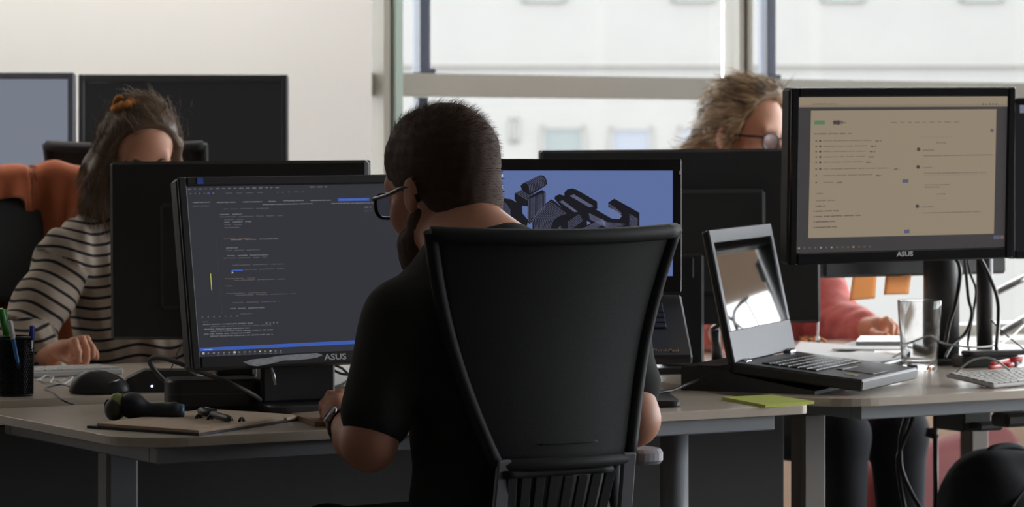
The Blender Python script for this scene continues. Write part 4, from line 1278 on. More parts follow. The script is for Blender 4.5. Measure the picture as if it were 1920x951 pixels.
for k in range(18):
    p = Hg.w(-.076, .01 + rng.normal(0, .02), .06 + rng.normal(0, .025)); dr = Hg.R @ np.array((-.7 + rng.normal(0, .3), rng.normal(0, .4), -.3 + rng.normal(0, .4)))
    a_ = rng.uniform(.015, .04); paths.append([p, p + dr * a_ * .5, p + dr * a_ - zD * .01, p + dr * a_ - zD * .03])
Vq, Fq = strands(paths, .00055); o_ = raw_mesh('hair_strands', Vq, Fq, M_HAIRG, hg); o_['kind'] = 'stuff'
M_HAIRG2 = mat('lit_brown_hair', (150, 116, 82), rough=0.45, var=0.2, scale=150, spec=0.5)  # golden strands put the light on her hair into the colour
Vq, Fq = strands([p_ for p_ in paths[:2600:3]], .0007); o_ = raw_mesh('hair_strands', Vq + zD * .0012, Fq, M_HAIRG2, hg); o_['kind'] = 'stuff'
M_TIE = mat('orange_scrunchie', (214, 138, 62), rough=0.8, var=0.12, scale=120)
m = MB()
tn = Hg.R @ np.array((.15, -.45, .9)); tx = np.cross(tn, (0, 1, 0)); tx /= np.linalg.norm(tx); ty = np.cross(tn, tx)
m.tube([Vector(tie - tn * .008 + (.021 + .004 * math.sin(5 * a_)) * (math.cos(a_) * tx + math.sin(a_) * ty)) for a_ in [k * 2 * math.pi / 30 for k in range(30)]], [.009 + .003 * math.sin(k * 2.3) for k in range(30)], 8, closed=True)
for s_ in (-1, 1):
    c0 = tie + tn * .004
    m.tube(catmull([Vector(c0), Vector(c0 + tx * s_ * .010 + tn * (.012 if s_ > 0 else .002)), Vector(c0 + tx * s_ * .022 + tn * (.006 if s_ > 0 else -.006)), Vector(c0 + tx * s_ * .030 - tn * .012)], 5), [.004, .005, .006, .007, .008, .008, .008, .008, .007, .007, .006, .006, .005, .004, .004, .003], 8, flat=.6)
m.build('hair_tie', M_TIE, wom)
m = MB()
for s_ in (-1, 1): m.tube(catmull([Vector(Hg.w(s_ * .014, .0935, .021)), Vector(Hg.w(s_ * .03, .0925, .027)), Vector(Hg.w(s_ * .05, .078, .021))], 4), .0028, 6)
m.build('eyebrows', M_HAIRG, wom)

# ------------------------------------------------------------------ the woman in the pink sweater
Hw = Head(PX(1398, 260, 7.76), 228, 2, -2, 1.06)
nb = V3(PX(1385, 385, 7.90)); rs3 = V3(PX(1292, 455, 7.75)); ls3 = V3(PX(1497, 445, 8.06))
ch_ = V3(PX(1405, 545, 7.92)); be = V3(PX(1410, 670, 7.92)); pe = be.copy(); pe[2] = .56
lel = V3(PX(1562, 604, 7.84)); lwr = V3(PX(1628, 616, 7.62))
rel = V3(PX(1300, 612, 7.45)); rwr = V3(PX(1352, 650, 7.06)); rel[2] = .79; rwr[2] = .775
S = Sdf(); Hw.skull(S)
S.rc(Hw.w(0, -.030, -.045), nb, .050, .054, .03).rc(nb, rs3, .05, .042, .04).rc(nb, ls3, .05, .042, .04)
S.el(ch_, (.14, .10, .17), RU, .05).el(be, (.13, .10, .17), RU, .05).el(pe, (.16, .12, .11), RU, .05)
S.chain([ls3, lel], [.044, .036], .03); S.chain([lel, lwr], [.036, .025], .02)
S.chain([rs3, rel], [.044, .036], .03); S.chain([rel, rwr], [.036, .025], .02)
S.rc(lwr, PX(1646, 612, 7.56), .025, .026, .012)
fingers(S, [
    ([PX(1650, 602, 7.55), PX(1662, 600, 7.52), PX(1672, 612, 7.50), PX(1672, 626, 7.49)], .0095),
    ([PX(1652, 606, 7.57), PX(1668, 603, 7.55), PX(1680, 614, 7.53), PX(1681, 626, 7.52)], .0095),
    ([PX(1652, 612, 7.59), PX(1672, 611, 7.58), PX(1686, 620, 7.57), PX(1688, 629, 7.56)], .009),
    ([PX(1648, 618, 7.60), PX(1668, 622, 7.60), PX(1684, 628, 7.60)], .0085),
    ([PX(1636, 622, 7.53), PX(1650, 629, 7.49), PX(1662, 629, 7.47)], .010)])
S.rc(rwr, rwr - vD * .06 + uD * .01, .025, .026, .012)
for k in range(4):
    b_ = rwr - vD * .085 + uD * (.03 - .016 * k)
    fingers(S, [([b_, b_ - vD * .02 + zD * .025, b_ - vD * .035 + zD * .045, b_ - vD * .03 + zD * .06], .009)])
fingers(S, [([rwr + uD * .02 - vD * .03, rwr + uD * .045 - vD * .05 + zD * .02, rwr + uD * .05 - vD * .065 + zD * .04], .010)])
Vb, Fb = S.mesh(VX, 1)
ww_ = raw_mesh('person', Vb, Fb, M_SKIN, loc=(pe[0], pe[1], 0))
tag(ww_, 'woman in glasses and pink knitted sweater behind the right-hand monitors', 'person')
M_KNIT = mat('pink_knit', (220, 124, 120), rough=0.95, var=0.22, scale=110, bump=0.9, bscale=230, spec=0.1, sheen=.3)
S = Sdf(); S.rc(nb - zD * .03, nb, .066, .06, .02).rc(nb, rs3, .055, .05, .04).rc(nb, ls3, .055, .05, .04)
S.el(ch_, (.155, .115, .18), RU, .05).el(be, (.165, .125, .19), RU, .05)
S.chain([ls3, lel], [.060, .062], .035); S.chain([lel, lel + (lwr - lel) * .85], [.055, .036], .03)
S.chain([rs3, rel], [.060, .056], .035); S.chain([rel, rel + (rwr - rel) * .85], [.055, .036], .03)
S.grow(.008); S.rc(nb + zD * .03, nb + zD * .1, .05, .07, .01, 'sub')
Vs, Fs = S.mesh(.005, 1); Vs = Vs + vnormals(Vs, Fs) * wavy(Vs, .004, 90, 5)[:, None]
raw_mesh('knitted_sweater', Vs, Fs, M_KNIT, ww_)
S = Sdf(); S.el(pe - zD * .03, (.17, .125, .10), RU, .04)
for sgn in (-1, 1):
    hp = pe + uD * .09 * sgn - zD * .05; kn = hp - vD * .42 + uD * .05; kn[2] = .50; an = kn - vD * .02; an[2] = .12
    S.chain([hp, kn], [.088, .072], .04); S.chain([kn, an], [.072, .048], .03)
    Sh = Sdf(); a_ = an.copy(); a_[2] = .042
    Sh.rc(a_ + vD * .05, a_ - vD * .14 - zD * .008, .04, .032, .02).plane((0, 0, .004), (0, 0, 1), .004)
    Vq, Fq = Sh.mesh(.006, 1); raw_mesh('shoe', Vq, Fq, M_SHOE, ww_)
Vs, Fs = S.mesh(.007, 1); raw_mesh('trousers', Vs, Fs, M_TROUSER, ww_)
def pony(S):
    S.chain([Hw.w(.02, -.10, .01), Hw.w(.03, -.125, -.05), Hw.w(.03, -.12, -.13)], [.03, .028, .014], .03)
    S.el(Hw.w(-.02, .038, .116), np.array((.05, .045, .024)), Hw.R, .02)
    S.el(Hw.w(.03, .012, .114), np.array((.045, .06, .024)), Hw.R, .02)
    S.rc(Hw.w(.074, .030, .035), Hw.w(.082, .010, -.01), .014, .010, .015)
hw_, Vh, N_ = hair_cap(Hw, ww_, M_HAIRW, [pony], front=.056, sl=.70)
rng = np.random.RandomState(9); paths = []; L_ = Hw.inv(Vh)
for i in rng.choice(len(Vh), 2800):
    l_ = L_[i]; p = Vh[i] - N_[i] * .001
    d = Hw.R @ np.array((.35 * np.sign(l_[0] + .02) * (1 if l_[2] > .06 else .1), -1.0, -.15 if l_[2] < .08 else .1))
    d -= N_[i] * (d @ N_[i]); d /= np.linalg.norm(d) + 1e-9; ln = rng.uniform(.025, .06)
    j = rng.normal(0, .15, 3); lift = N_[i] * rng.uniform(.001, .008)
    paths.append([p, p + (d + j * .4) * ln * .35 + lift, p + (d + j) * ln * .7 + lift, p + (d + j * 1.3) * ln])
Vq, Fq = strands(paths, .0006); o_ = raw_mesh('hair_strands', Vq, Fq, M_HAIRW, hw_); o_['kind'] = 'stuff'
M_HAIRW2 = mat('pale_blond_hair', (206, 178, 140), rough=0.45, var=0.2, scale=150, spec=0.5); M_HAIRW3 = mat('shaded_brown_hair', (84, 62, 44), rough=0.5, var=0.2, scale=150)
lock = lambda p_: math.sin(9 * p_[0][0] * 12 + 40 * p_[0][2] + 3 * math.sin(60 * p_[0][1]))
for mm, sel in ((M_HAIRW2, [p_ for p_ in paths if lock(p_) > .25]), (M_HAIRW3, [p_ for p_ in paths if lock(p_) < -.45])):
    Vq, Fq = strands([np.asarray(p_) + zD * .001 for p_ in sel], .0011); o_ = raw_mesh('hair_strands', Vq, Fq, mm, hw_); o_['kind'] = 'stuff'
glasses(Hw, ww_)
# ------------------------------------------------------------------ office chairs
M_MESH = mat('black_chair_mesh', (48, 48, 49), rough=0.8, var=0.1, scale=300, bump=0.35, bscale=900, spec=0.3)
M_CHFRAME = mat('black_chair_frame', (48, 48, 49), rough=0.65, var=0.05, spec=.25)
M_SEAT = mat('black_seat_fabric', (54, 54, 56), rough=0.95, var=0.12, scale=200, bump=0.2, bscale=800, spec=0.2)
M_CHSTEEL = mat('grey_chair_steel', (128, 128, 136), rough=0.35, var=0.03, metal=.4)
M_ARM = mat('pale_grey_armrest', (150, 150, 158), rough=0.45, var=0.03)
def office_chair(label, B, fdir, htop, hbot, zt, zb, lean=.02, wrap=.045, seat_d=.46, group='office chairs', strut=True, back_mat=None, arms=((-.255, .70), (.255, .70)), armm=None):
    armm = armm or M_CHFRAME
    """B: bottom centre of the backrest; fdir: horizontal facing direction"""
    f = Vector(fdir); f.z = 0; f.normalize(); r = f.cross(Vector((0, 0, 1)))
    B = Vector(B)
    sc = B + f * .24
    t = thing('office_chair', label, 'chair', (sc.x, sc.y, 0), group)
    def surf(s, q, off=0.0):
        x = (s * 2 - 1)
        h = hbot + (htop - hbot) * (q ** .9)
        return B + r * (x * h) - f * (lean * q - wrap * x * x * (.5 + .5 * q) + off) + Vector((0, 0, (zt - zb) * q - .006 * (1 - x * x) * q)) + f * .035 * math.sin(q * math.pi * .9)
    m = MB(); m.grid(lambda s, q: surf(s, q), 24, 20, thick=.012); m.build('backrest', back_mat or M_MESH, t)
    for s_ in (0, 1):
        m = MB(); m.tube([surf(s_, k / 14) for k in range(15)], .011, 8); m.build('side_frame', M_CHFRAME, t)
    m = MB(); m.tube([surf(k / 20, 1.0) + Vector((0, 0, -.004)) for k in range(21)], .0125, 8); m.build('top_rail', M_CHFRAME, t)
    m = MB(); m.tube([surf(k / 20, 0.0) for k in range(21)], .010, 8); m.build('bottom_rail', M_CHFRAME, t)
    zs = .50
    Rz = Matrix.Rotation(math.atan2(r.y, r.x), 3, 'Z')
    m = MB(); m.prism(rounded(-.24, -seat_d / 2, .24, seat_d / 2, (.09, .09, .09, .09), 7), zs - .07, zs, .02, fn=lambda x, y, z: Vector((sc.x, sc.y, 0)) + r * x + f * y + Vector((0, 0, z)), smooth=False); m.build('seat', M_SEAT, t)
    m = MB(); m.box((sc.x, sc.y, zs - .095), (.26, .30, .05), Rz, .01); m.build('mechanism', M_CHFRAME, t)
    if strut:
        for s_ in (-1, 1):
            a = surf(.5 + s_ * .46, 0.02) - f * .008; b = sc - f * .10 + r * s_ * .12; b.z = zs - .085
            mid = a * .45 + b * .55; mid = mid - f * .035
            pts = catmull([a, mid, b], 6)
            m = MB()
            for k in range(len(pts) - 1):
                d = pts[k + 1] - pts[k]; R_ = Matrix((r, d.normalized().cross(r) * -1, d.normalized())).transposed()
                m.box((pts[k] + pts[k + 1]) / 2, (.024, .010, d.length + .004), R_, .002)
            m.build('back_strut', M_CHSTEEL, t)
    else:
        m = MB(); a = surf(.5, .1) - f * .015; b = sc - f * .1; b.z = zs - .085
        m.tube(catmull([a, (a + b) / 2 - f * .05 - Vector((0, 0, .05)), b], 6), .02, 8); m.build('back_strut', M_CHFRAME, t)
    for (ao, az) in arms:
        s_ = 1 if ao > 0 else -1
        base = sc + r * ao + f * .02
        m = MB(); m.tube([Vector((base.x, base.y, zs - .06)), Vector((base.x, base.y, az - .025))], .014, 8)
        m.tube([Vector((sc.x, sc.y, 0)) + r * s_ * .10 + f * .02 + Vector((0, 0, zs - .085)), Vector((base.x, base.y, zs - .06))], .014, 8); ap = m.build('armrest_post', M_CHFRAME, t)
        m = MB(); m.prism(rounded(-.035, -.12, .035, .12, (.03,) * 4, 5), az - .025, az, .006, fn=lambda x, y, z: Vector((base.x, base.y, 0)) + r * x + f * y + Vector((0, 0, z))); m.build('armrest_pad', armm, t)
    m = MB(); m.lathe([(.028, .12), (.028, .30), (.018, .30), (.018, zs - .12)], (sc.x, sc.y, 0), 16); m.build('gas_column', M_CHFRAME, t)
    for k in range(5):
        a = k * 2 * math.pi / 5 + .3
        d = Vector((math.cos(a), math.sin(a), 0)); c0 = Vector((sc.x, sc.y, 0))
        m = MB(); m.tube([c0 + d * .02 + Vector((0, 0, .12)), c0 + d * .30 + Vector((0, 0, .075))], [.024, .016], 8); lg = m.build('base_leg', M_CHFRAME, t)
        m = MB(); m.lathe([(.027, -.022), (.029, -.018), (.029, .018), (.027, .022)], c0 + d * .30 + Vector((0, 0, .029)), 14, axis=d.cross(Vector((0, 0, 1)))); m.build('caster', M_CHFRAME, lg)
    return t, surf, f, r, sc
vv = Vector(vD)
t, surf, f, r, sc = office_chair('black mesh office chair under the man in the black T-shirt', PX(1072, 868, 4.825), vv, .228, .122, PX(1022, 428, 4.84).z, PX(1022, 868, 4.795).z, lean=.01, arms=((-.24, .58), (.245, .70)), armm=M_ARM)
# ribbed lumbar shell below the backrest
B = PX(1072, 868, 4.825)
for k in range(8):
    x = -.102 + k * .026
    p0 = B + r * (x * 1.0) + f * .012 + Vector((0, 0, -.018 + .004 * math.sin(k)));  p1 = B + r * (x * .86) + f * .05 + Vector((0, 0, -.15))
    d = (p1 - p0); R_ = Matrix((r, d.normalized().cross(r) * -1, d.normalized())).transposed()
    m = MB(); m.box((p0 + p1) / 2, (.0195, .006, d.length), R_, .002); m.build('lumbar_rib', M_CHFRAME, t)
m = MB(); m.tube([B + r * (-.118 + .02 * k) + f * .012 + Vector((0, 0, -.014)) for k in range(11)], .007, 6); m.build('lumbar_bar', M_CHFRAME, t)
# stitched seam under the mesh
m = MB(); m.tube([surf(.30 + .4 * k / 12, .085) - f * .002 + Vector((0, 0, 0)) for k in range(13)], .0012, 5); m.build('seam', M_CHFRAME, t)

# woman in stripes: chair carrying the orange jacket
Cb = PX(46, 560, 7.08)
t2, surf2, f2, r2, _ = office_chair('black office chair draped with the orange jacket', PX(46, 560, 7.10), Vector((.4, -1, 0)), .185, .16, PX(46, 332, 7.1).z, PX(46, 560, 7.1).z, wrap=.03, strut=False)
M_JACKET = mat('rust_orange_jacket', (156, 84, 53), rough=0.9, var=0.1, scale=60, bump=0.2, bscale=500, spec=0.15, sheen=.2)
def drape(s, q):
    """s across (left to right in the picture), q from back hem over the top rail to front hem"""
    x = -1.12 + 2.28 * s
    px_ = 46 + 160 * x
    hemf = .055 + .035 * math.exp(-((px_ - 30) / 25) ** 2) * 0 + (.42 - .055) / (1 + math.exp(-(px_ - 58) / 6.0))
    hemb = .38
    L = hemb + .06 + hemf
    d = q * L
    topz = PX(46, 326, 7.1).z
    bump = .010 * math.exp(-((px_ - 100) / 25) ** 2) - .012 * max(0, (px_ - 150) / 40) - .004 * max(0, -px_ / 60)
    fold = .016 * math.sin(px_ / 21.0 + 2.0 * q) + .010 * math.sin(px_ / 9.0 + 6 * q)
    if d < hemb: y, z = .035, topz - (hemb - d); fo = -fold * min(1, (hemb - d) / .12)
    elif d < hemb + .06:
        a = (d - hemb) / .06 * math.pi; y, z = .035 * math.cos(a) - .0, topz + .016 * math.sin(a); fo = 0
    else: y, z = -.037, topz - (d - hemb - .06); fo = fold * min(1, (d - hemb - .06) / .10)
    c = PX(46, 326, 7.1)
    wr = .03 * x * x
    return Vector((c.x, c.y, 0)) + r2 * (-x * .185) + f2 * (-y + fo + wr + .004) + Vector((0, 0, z + bump + .002 * math.sin(px_ / 14.0)))
m = MB(); m.grid(drape, 70, 60, thick=.006)
jk = m.build('jacket', M_JACKET, None, loc=PX(60, 330, 7.1)); tag(jk, 'rust-orange jacket draped over the chair beside the woman in stripes', 'jacket')
# empty chair at the far desk
office_chair('empty black office chair at the far desk, under the switched-off monitor', PX(232, 480, 7.32) , Vector((.10, 1, 0)), .189, .172, PX(232, 270, 7.32).z, PX(232, 480, 7.32).z, wrap=.02, strut=False)
# chairs of the pink-sweater side
office_chair('black office chair behind the woman in the pink sweater', UV(2.30, 2.22, .72), -vv, .20, .18, 1.08, .72, strut=False)

# ------------------------------------------------------------------ small things on the left desks
ZC = .7435
# pencil cup
cc = DK(28, 742, ZC)
M_WIRE = mat('black_wire_mesh', (22, 22, 24), rough=0.35, var=0.05, metal=.2)
t = thing('pencil_cup', 'black wire-mesh pencil cup at the left picture edge', 'pencil cup', cc)
me = bpy.data.meshes.new('wire_wall')
nu_, nv_ = 44, 22; vs = []; fs = []
for j in range(nv_ + 1):
    for i in range(nu_):
        a = 2 * math.pi * (i + .5 * (j % 2)) / nu_; rr = .0325 + .002 * j / nv_
        vs.append((rr * math.cos(a), rr * math.sin(a), .003 + .103 * j / nv_))
for j in range(0, nv_ - 1):
    for i in range(nu_):
        if j % 2 == 0: fs.append((j * nu_ + i, (j + 1) * nu_ + i, (j + 2) * nu_ + i, (j + 1) * nu_ + (i - 1) % nu_))
        else: fs.append((j * nu_ + i, (j + 1) * nu_ + (i + 1) % nu_, (j + 2) * nu_ + i, (j + 1) * nu_ + i))
me.from_pydata(vs, [], fs); me.materials.append(M_WIRE)
o = bpy.data.objects.new('wire_wall', me); COL.objects.link(o); o.parent = t
wm = o.modifiers.new('wires', 'WIREFRAME'); wm.thickness = .0019; wm.use_even_offset = False
m = MB(); m.tube([cc + Vector((.035 * math.cos(k * .2618), .035 * math.sin(k * .2618), .108)) for k in range(24)], .0022, 8, closed=True); m.build('rim', M_WIRE, t)
m = MB(); m.lathe([(.033, 0), (.0335, .004), (.030, .005)], cc, 28); m.build('base', M_WIRE, t)
m = MB(); m.lathe([(.0295, .005), (.031, .104)], cc, 28, cap=False); m.build('liner', M_WIRE, t)
def pen(label, a, b, r_, mbody, mcap, capf=.25, cat='pen', name='pen', tip=True, group='pens in the wire-mesh cup'):
    a, b = Vector(a), Vector(b)
    t_ = thing(name, label, cat, a, group)
    d = (b - a)
    c0 = a + d * (1 - capf)
    m_ = MB(); m_.tube([a + d * .02, a + d * .08, c0], [r_ * .3, r_, r_], 10); m_.build('barrel', mbody, t_)
    m_ = MB(); m_.tube([c0, b - d * .02, b], [r_ * 1.12, r_ * 1.12, r_ * .7], 10); cp = m_.build('cap', mcap, t_)
    o_ = d.normalized().orthogonal().normalized()
    m_ = MB(); m_.tube([c0 + o_ * r_ * 1.5, b - d * .03 + o_ * r_ * 1.5, b - d * .02 + o_ * r_ * .8], r_ * .28, 5); m_.build('clip', mcap, cp)
    return t_
M_GREEN = mat('green_pen_plastic', (62, 150, 66), rough=0.35, var=0.06)
M_BLUE = mat('blue_pen_plastic', (40, 48, 150), rough=0.3, var=0.06)
M_WHITEP = mat('white_plastic', (220, 222, 224), rough=0.4, var=0.03)
M_LBLUE = mat('light_blue_plastic', (70, 130, 200), rough=0.35, var=0.05)
pen('thick green pen leaning in the wire-mesh cup', cc + Vector((.010, .004, .008)), PX(1, 579, 5.63), .0062, M_GREEN, M_GREEN, .3)
pen('white and light blue pen leaning in the wire-mesh cup', cc + Vector((.016, -.006, .008)), PX(18, 601, 5.60), .0036, M_LBLUE, M_WHITEP, .25)
pen('clear pen with dark blue cap upright in the wire-mesh cup', cc + Vector((.022, .012, .008)), PX(60, 610, 5.645), .004, M_WHITEP, M_BLUE, .22)
# mouse of the striped-shirt desk
mc = DK(187, 738, ZC)
S = Sdf(); S.el(V3(mc) + zD * .004, (.056, .033, .036), None, .01).el(V3(mc) + np.array((-.012, 0, .006)), (.040, .031, .037), None, .01).plane(V3(mc) + zD * .001, (0, 0, 1), .003)
Vq, Fq = S.mesh(.0028, 1)
mo = thing('computer_mouse', 'black computer mouse on the desk beside the pencil cup', 'computer mouse', mc)
raw_mesh('body', Vq, Fq, M_BLACK2, mo)
m = MB(); m.tube([mc + Vector((.020 + .004 * k, -.033 + .0008 * k * k, .022 + .001 * k)) for k in range(6)], .0018, 6); m.build('button_gap', mat('silver_trim', (150, 150, 155), rough=.25, metal=.7, var=.02), mo)
e0 = UV(0, .70).to_2d()
m = MB(); m.tube(catmull([mc + Vector((-.054, 0, .012)), DK(115, 727, ZC) + Vector((0, 0, .006)), DK(90, 729, ZC) + Vector((0, 0, .003)), DK(84, 733, ZC) + Vector((0, 0, .003)), DK(100, 741, ZC) + Vector((0, 0, .0045)), PX(118, 751, 5.56), PX(138, 758, 5.57)], 6), .0019, 6); m.build('cable', M_BLACK2, mo)
# white keyboard of that desk
def keyboard(label, c, a, b, W, D_, thick, rows, x0, y0, pitch, kd, keym, bodym):
    fr = Frame(c, 0); fr.a = Vector(a).normalized(); bb = Vector(b); fr.b = (bb - fr.a * bb.dot(fr.a)).normalized(); fr.n = fr.a.cross(fr.b)
    fr.R = Matrix((fr.a, fr.n * -1, fr.b)).transposed()
    t_ = thing('keyboard', label, 'keyboard', c)
    m_ = MB(); m_.box(fr.p(0, 0, -thick / 2), (W, thick, D_), fr.R, .0025); m_.build('case', bodym, t_)
    put_keys(t_, fr, rows, x0, y0, pitch, kd, .0028, keym)
    return t_, fr
KROWS = [[1] * 15, [1] * 13 + [1.5], [1.5] + [1] * 13, [1.75] + [1] * 11 + [1.75], [2.25] + [1] * 10 + [2.25], [1, 1, 1, 1.25, 5, 1.25, 1, 1, 1, 1]]
M_KBW = mat('white_keyboard_case', (205, 205, 205), rough=0.4, var=0.03)
M_KEYW = mat('white_key', (212, 210, 205), rough=0.45, var=0.03)
kc = DK(232, 703, ZC) - Vector(uD) * .14 + Vector(vD) * .058 + Vector((0, 0, .013))
keyboard('white keyboard under the hand of the woman in stripes', kc, -uD, -vD, .28, .115, .012, KROWS, -.135, .054, .018, .018, M_KEYW, M_KBW)
# tangled pale earphone cord
m = MB()
pts = [DK(66, 716, ZC), DK(85, 712, ZC), DK(100, 716, ZC), DK(90, 722, ZC), DK(75, 720, ZC), DK(88, 714, ZC), DK(110, 717, ZC), DK(128, 714, ZC), DK(136, 718, ZC), DK(120, 722, ZC), DK(98, 725, ZC), DK(72, 724, ZC)]
m.tube(catmull([p + Vector((0, 0, .002 + .004 * (k % 3))) for k, p in enumerate(pts)], 6), .0016, 6)
tag(m.build('earphone_cord', M_WHITEP, None, loc=pts[0]), 'tangled pale cord between the pencil cup and the mouse', 'cord')
# black hub with a white light
hc = DK(316, 736, ZC) + Vector(vD) * .035
t = thing('network_hub', 'small black hub with a glowing white-blue light', 'hub', hc)
fh = Frame(hc + Vector((0, 0, 0)), 8)
prof = [(-.068, 0), (.068, 0), (.068, .028), (.050, .040), (-.030, .041), (-.062, .026), (-.068, .018)]
m = MB(); n_ = len(prof); vs = [fh.p(x, z, dd) for dd in (.032, -.032) for x, z in prof]
m.add(vs, [list(range(n_)), [n_ + k for k in range(n_)][::-1]] + [((k + 1) % n_, k, n_ + k, n_ + (k + 1) % n_) for k in range(n_)]); m.build('case', M_BLACK, t)
lx = fh.hit(284, 722)
m = MB(); m.lathe([(.0022, 0), (.0018, .001)], fh.p(lx[0], lx[1], .032), 10, axis=fh.n); plabel(m.build('indicator_light', mat('white_blue_led', (210, 215, 255), rough=.3, var=0, emit=(190, 195, 255), estr=4.0), t), 'glowing white-blue indicator light')
# black docking box in front of the monitor
bc = DK(420, 771) + Vector(vD) * .05
fbx = Frame(bc, 12)
t = thing('docking_box', 'low black rounded box between the hub and the monitor foot', 'box', bc)
m = MB(); m.prism(rounded(-.082, -.048, .082, .048, (.022,) * 4, 6), .004, .056, .005, fn=lambda x, y, z: bc + fbx.a * x - fbx.n * y + Vector((0, 0, z))); m.build('case', M_BLACK2, t)
m = MB(); m.prism(rounded(-.079, -.045, .079, .045, (.02,) * 4, 6), 0, .004, 0, fn=lambda x, y, z: bc + fbx.a * x - fbx.n * y + Vector((0, 0, z))); m.build('foot', M_BLACK, t)
m = MB(); m.prism(rounded(-.0824, -.0484, .0824, .0484, (.0222,) * 4, 6), .030, .0315, 0, fn=lambda x, y, z: bc + fbx.a * x - fbx.n * y + Vector((0, 0, z))); m.build('groove', M_LAPGREY, t)
# thick looped black cable across it
m = MB(); m.tube(catmull([PX(318, 722, 5.62), PX(298, 704, 5.60), PX(283, 684, 5.58), PX(284, 673, 5.55), PX(300, 671, 5.53), PX(330, 679, 5.50), PX(375, 697, 5.46), PX(425, 716, 5.42), PX(470, 738, 5.44), PX(490, 752, 5.50)], 6), .0046, 8)
tag(m.build('thick_cable', M_BLACK, None, loc=PX(318, 722, 5.62)), 'thick black cable bent in a loop above the black hub', 'cable')
m = MB(); m.tube(catmull([PX(345, 640, 5.95), PX(330, 668, 5.85), PX(322, 690, 5.8), PX(324, 706, 5.78)], 6), .0016, 6)
tag(m.build('thin_cable', M_BLACK, None, loc=PX(345, 640, 5.95)), 'thin black cable hanging beside the left edge of the code monitor', 'cable')
# gadget with a green cap
gc = DK(262, 790)
S = Sdf(); S.chain([PX(240, 762, 5.27), PX(262, 772, 5.27), PX(300, 774, 5.27), PX(326, 772, 5.26)], [.019, .016, .015, .017], .012).el(V3(PX(250, 754, 5.27)), (.018, .02, .016), None, .012).plane(V3(gc) + zD * .0005, (0, 0, 1), .003)
Vq, Fq = S.mesh(.0028, 1)
t = thing('strap_light', 'dark rounded gadget with a pale green round cap on the notebook corner', 'gadget', gc)
raw_mesh('body', Vq, Fq, mat('dark_blue_black_rubber', (30, 34, 42), rough=.5, var=.1), t)
S = Sdf(); S.el(V3(PX(220, 762, 5.27)), (.017, .018, .0235), None, .01).plane(V3(gc) + zD * .0005, (0, 0, 1), .003)
Vq, Fq = S.mesh(.0028, 1); raw_mesh('cap', Vq, Fq, mat('pale_green_plastic', (150, 165, 96), rough=.4, var=.06), t)
S = Sdf(); S.el(V3(PX(214, 768, 5.265)), (.0165, .019, .020), None, .01).plane(V3(gc) + zD * .001, (0, 0, 1), .003)
Vq, Fq = S.mesh(.0028, 1); raw_mesh('cap_sleeve', Vq, Fq, mat('dark_olive_rubber', (52, 54, 44), rough=.5, var=.1), t)
m = MB(); m.tube([PX(203, 762, 5.27) + Vector((.0055 * math.cos(k * .5236), 0, .011 * math.sin(k * .5236))) for k in range(12)], .0016, 6, closed=True); m.build('ring', M_WIRE, t)
m = MB(); m.lathe([(.012, 0), (.0135, .006), (.012, .01)], PX(334, 772, 5.26), 14, axis=(1, 0, 0)); m.build('end_cap', mat('steel_blue_cap', (60, 90, 120), rough=.35, var=.05), t)
# ring notebook
NL, NN, NR = DK(163, 803), DK(373, 818), DK(575, 787)
e1 = (NN - NL); e2 = (NR - NN); w1, w2 = e1.length, e2.length; e1.normalize(); e2.normalize()
t = thing('ring_notebook', 'open ring notebook with tan pages at the front of the desk', 'notebook', (NL + NR) / 2)
def nbk(x0, x1, y0, y1, z0, z1, ch=.0006):
    m_ = MB(); m_.prism([(x0, y0), (x1, y0), (x1, y1), (x0, y1)], z0, z1, ch, fn=lambda x, y, z: NL + e1 * x + e2 * y + Vector((0, 0, z))); return m_
M_COVER = mat('black_blue_notebook_cover', (34, 36, 52), rough=0.5, var=0.08); M_PAGE = mat('tan_notebook_paper', (214, 190, 168), rough=0.9, var=0.04, scale=30)
nbk(0, w1, 0, w2 * .80, 0, .004).build('cover', M_COVER, t); nbk(0, w1, w2 * .80, w2, 0, .003).build('cover', M_COVER, t)
for k in range(2): nbk(.02, w1 - .003, .004, w2 * .79, .004 + k * .0026, .0064 + k * .0026).build('page_block', M_PAGE, t)
nbk(.02, w1 - .003, w2 * .82, w2 - .004, .003, .008).build('page_block', M_PAGE, t)
for (x_, y_) in ((336, 783), (372, 786), (394, 788), (431, 791), (453, 792)):
    p = DK(x_, y_, .738) + Vector((0, 0, 0))
    m = MB(); m.tube([p + e2 * (.0075 * math.cos(k * math.pi / 10)) + Vector((0, 0, -.001 + .0075 * math.sin(k * math.pi / 10))) for k in range(11)], .0028, 6); m.build('ring', M_WIRE, t)
pen('black pen lying on the open ring notebook', DK(433, 787, .7465), DK(376, 771, .7465), .0062, M_BLACK2, M_BLACK2, .4, group=None)
# card pad under the man's hand and papers behind the monitor
def sheet(name, label, cat, quad, z, th, m_, group=None, cut=0):
    q = [DK(x, y, z) for x, y in quad]
    mb_ = MB(); vs_ = [p for p in q] + [p - Vector((0, 0, th)) for p in q]
    mb_.add(vs_, [(0, 1, 2, 3), (7, 6, 5, 4), (0, 4, 5, 1), (1, 5, 6, 2), (2, 6, 7, 3), (3, 7, 4, 0)])
    c_ = sum(q, Vector()) / 4; c_.z = z - th
    o_ = mb_.build(name, m_, None, loc=c_); return tag(o_, label, cat, group)
M_CARD = mat('brown_card', (150, 122, 98), rough=0.8, var=0.1, scale=80); M_PAPER = mat('white_paper', (226, 226, 224), rough=0.85, var=0.02)
sheet('note_pad', 'tan note pad under the hand of the man', 'note pad', [(546, 775), (590, 791), (655, 787), (610, 770)], .7385, .008, M_CARD)
sheet('paper_sheet', 'white paper between the code monitor foot and the man', 'paper', [(600, 724), (720, 718), (740, 684), (610, 690)], ZC + .004, .003, M_PAPER)
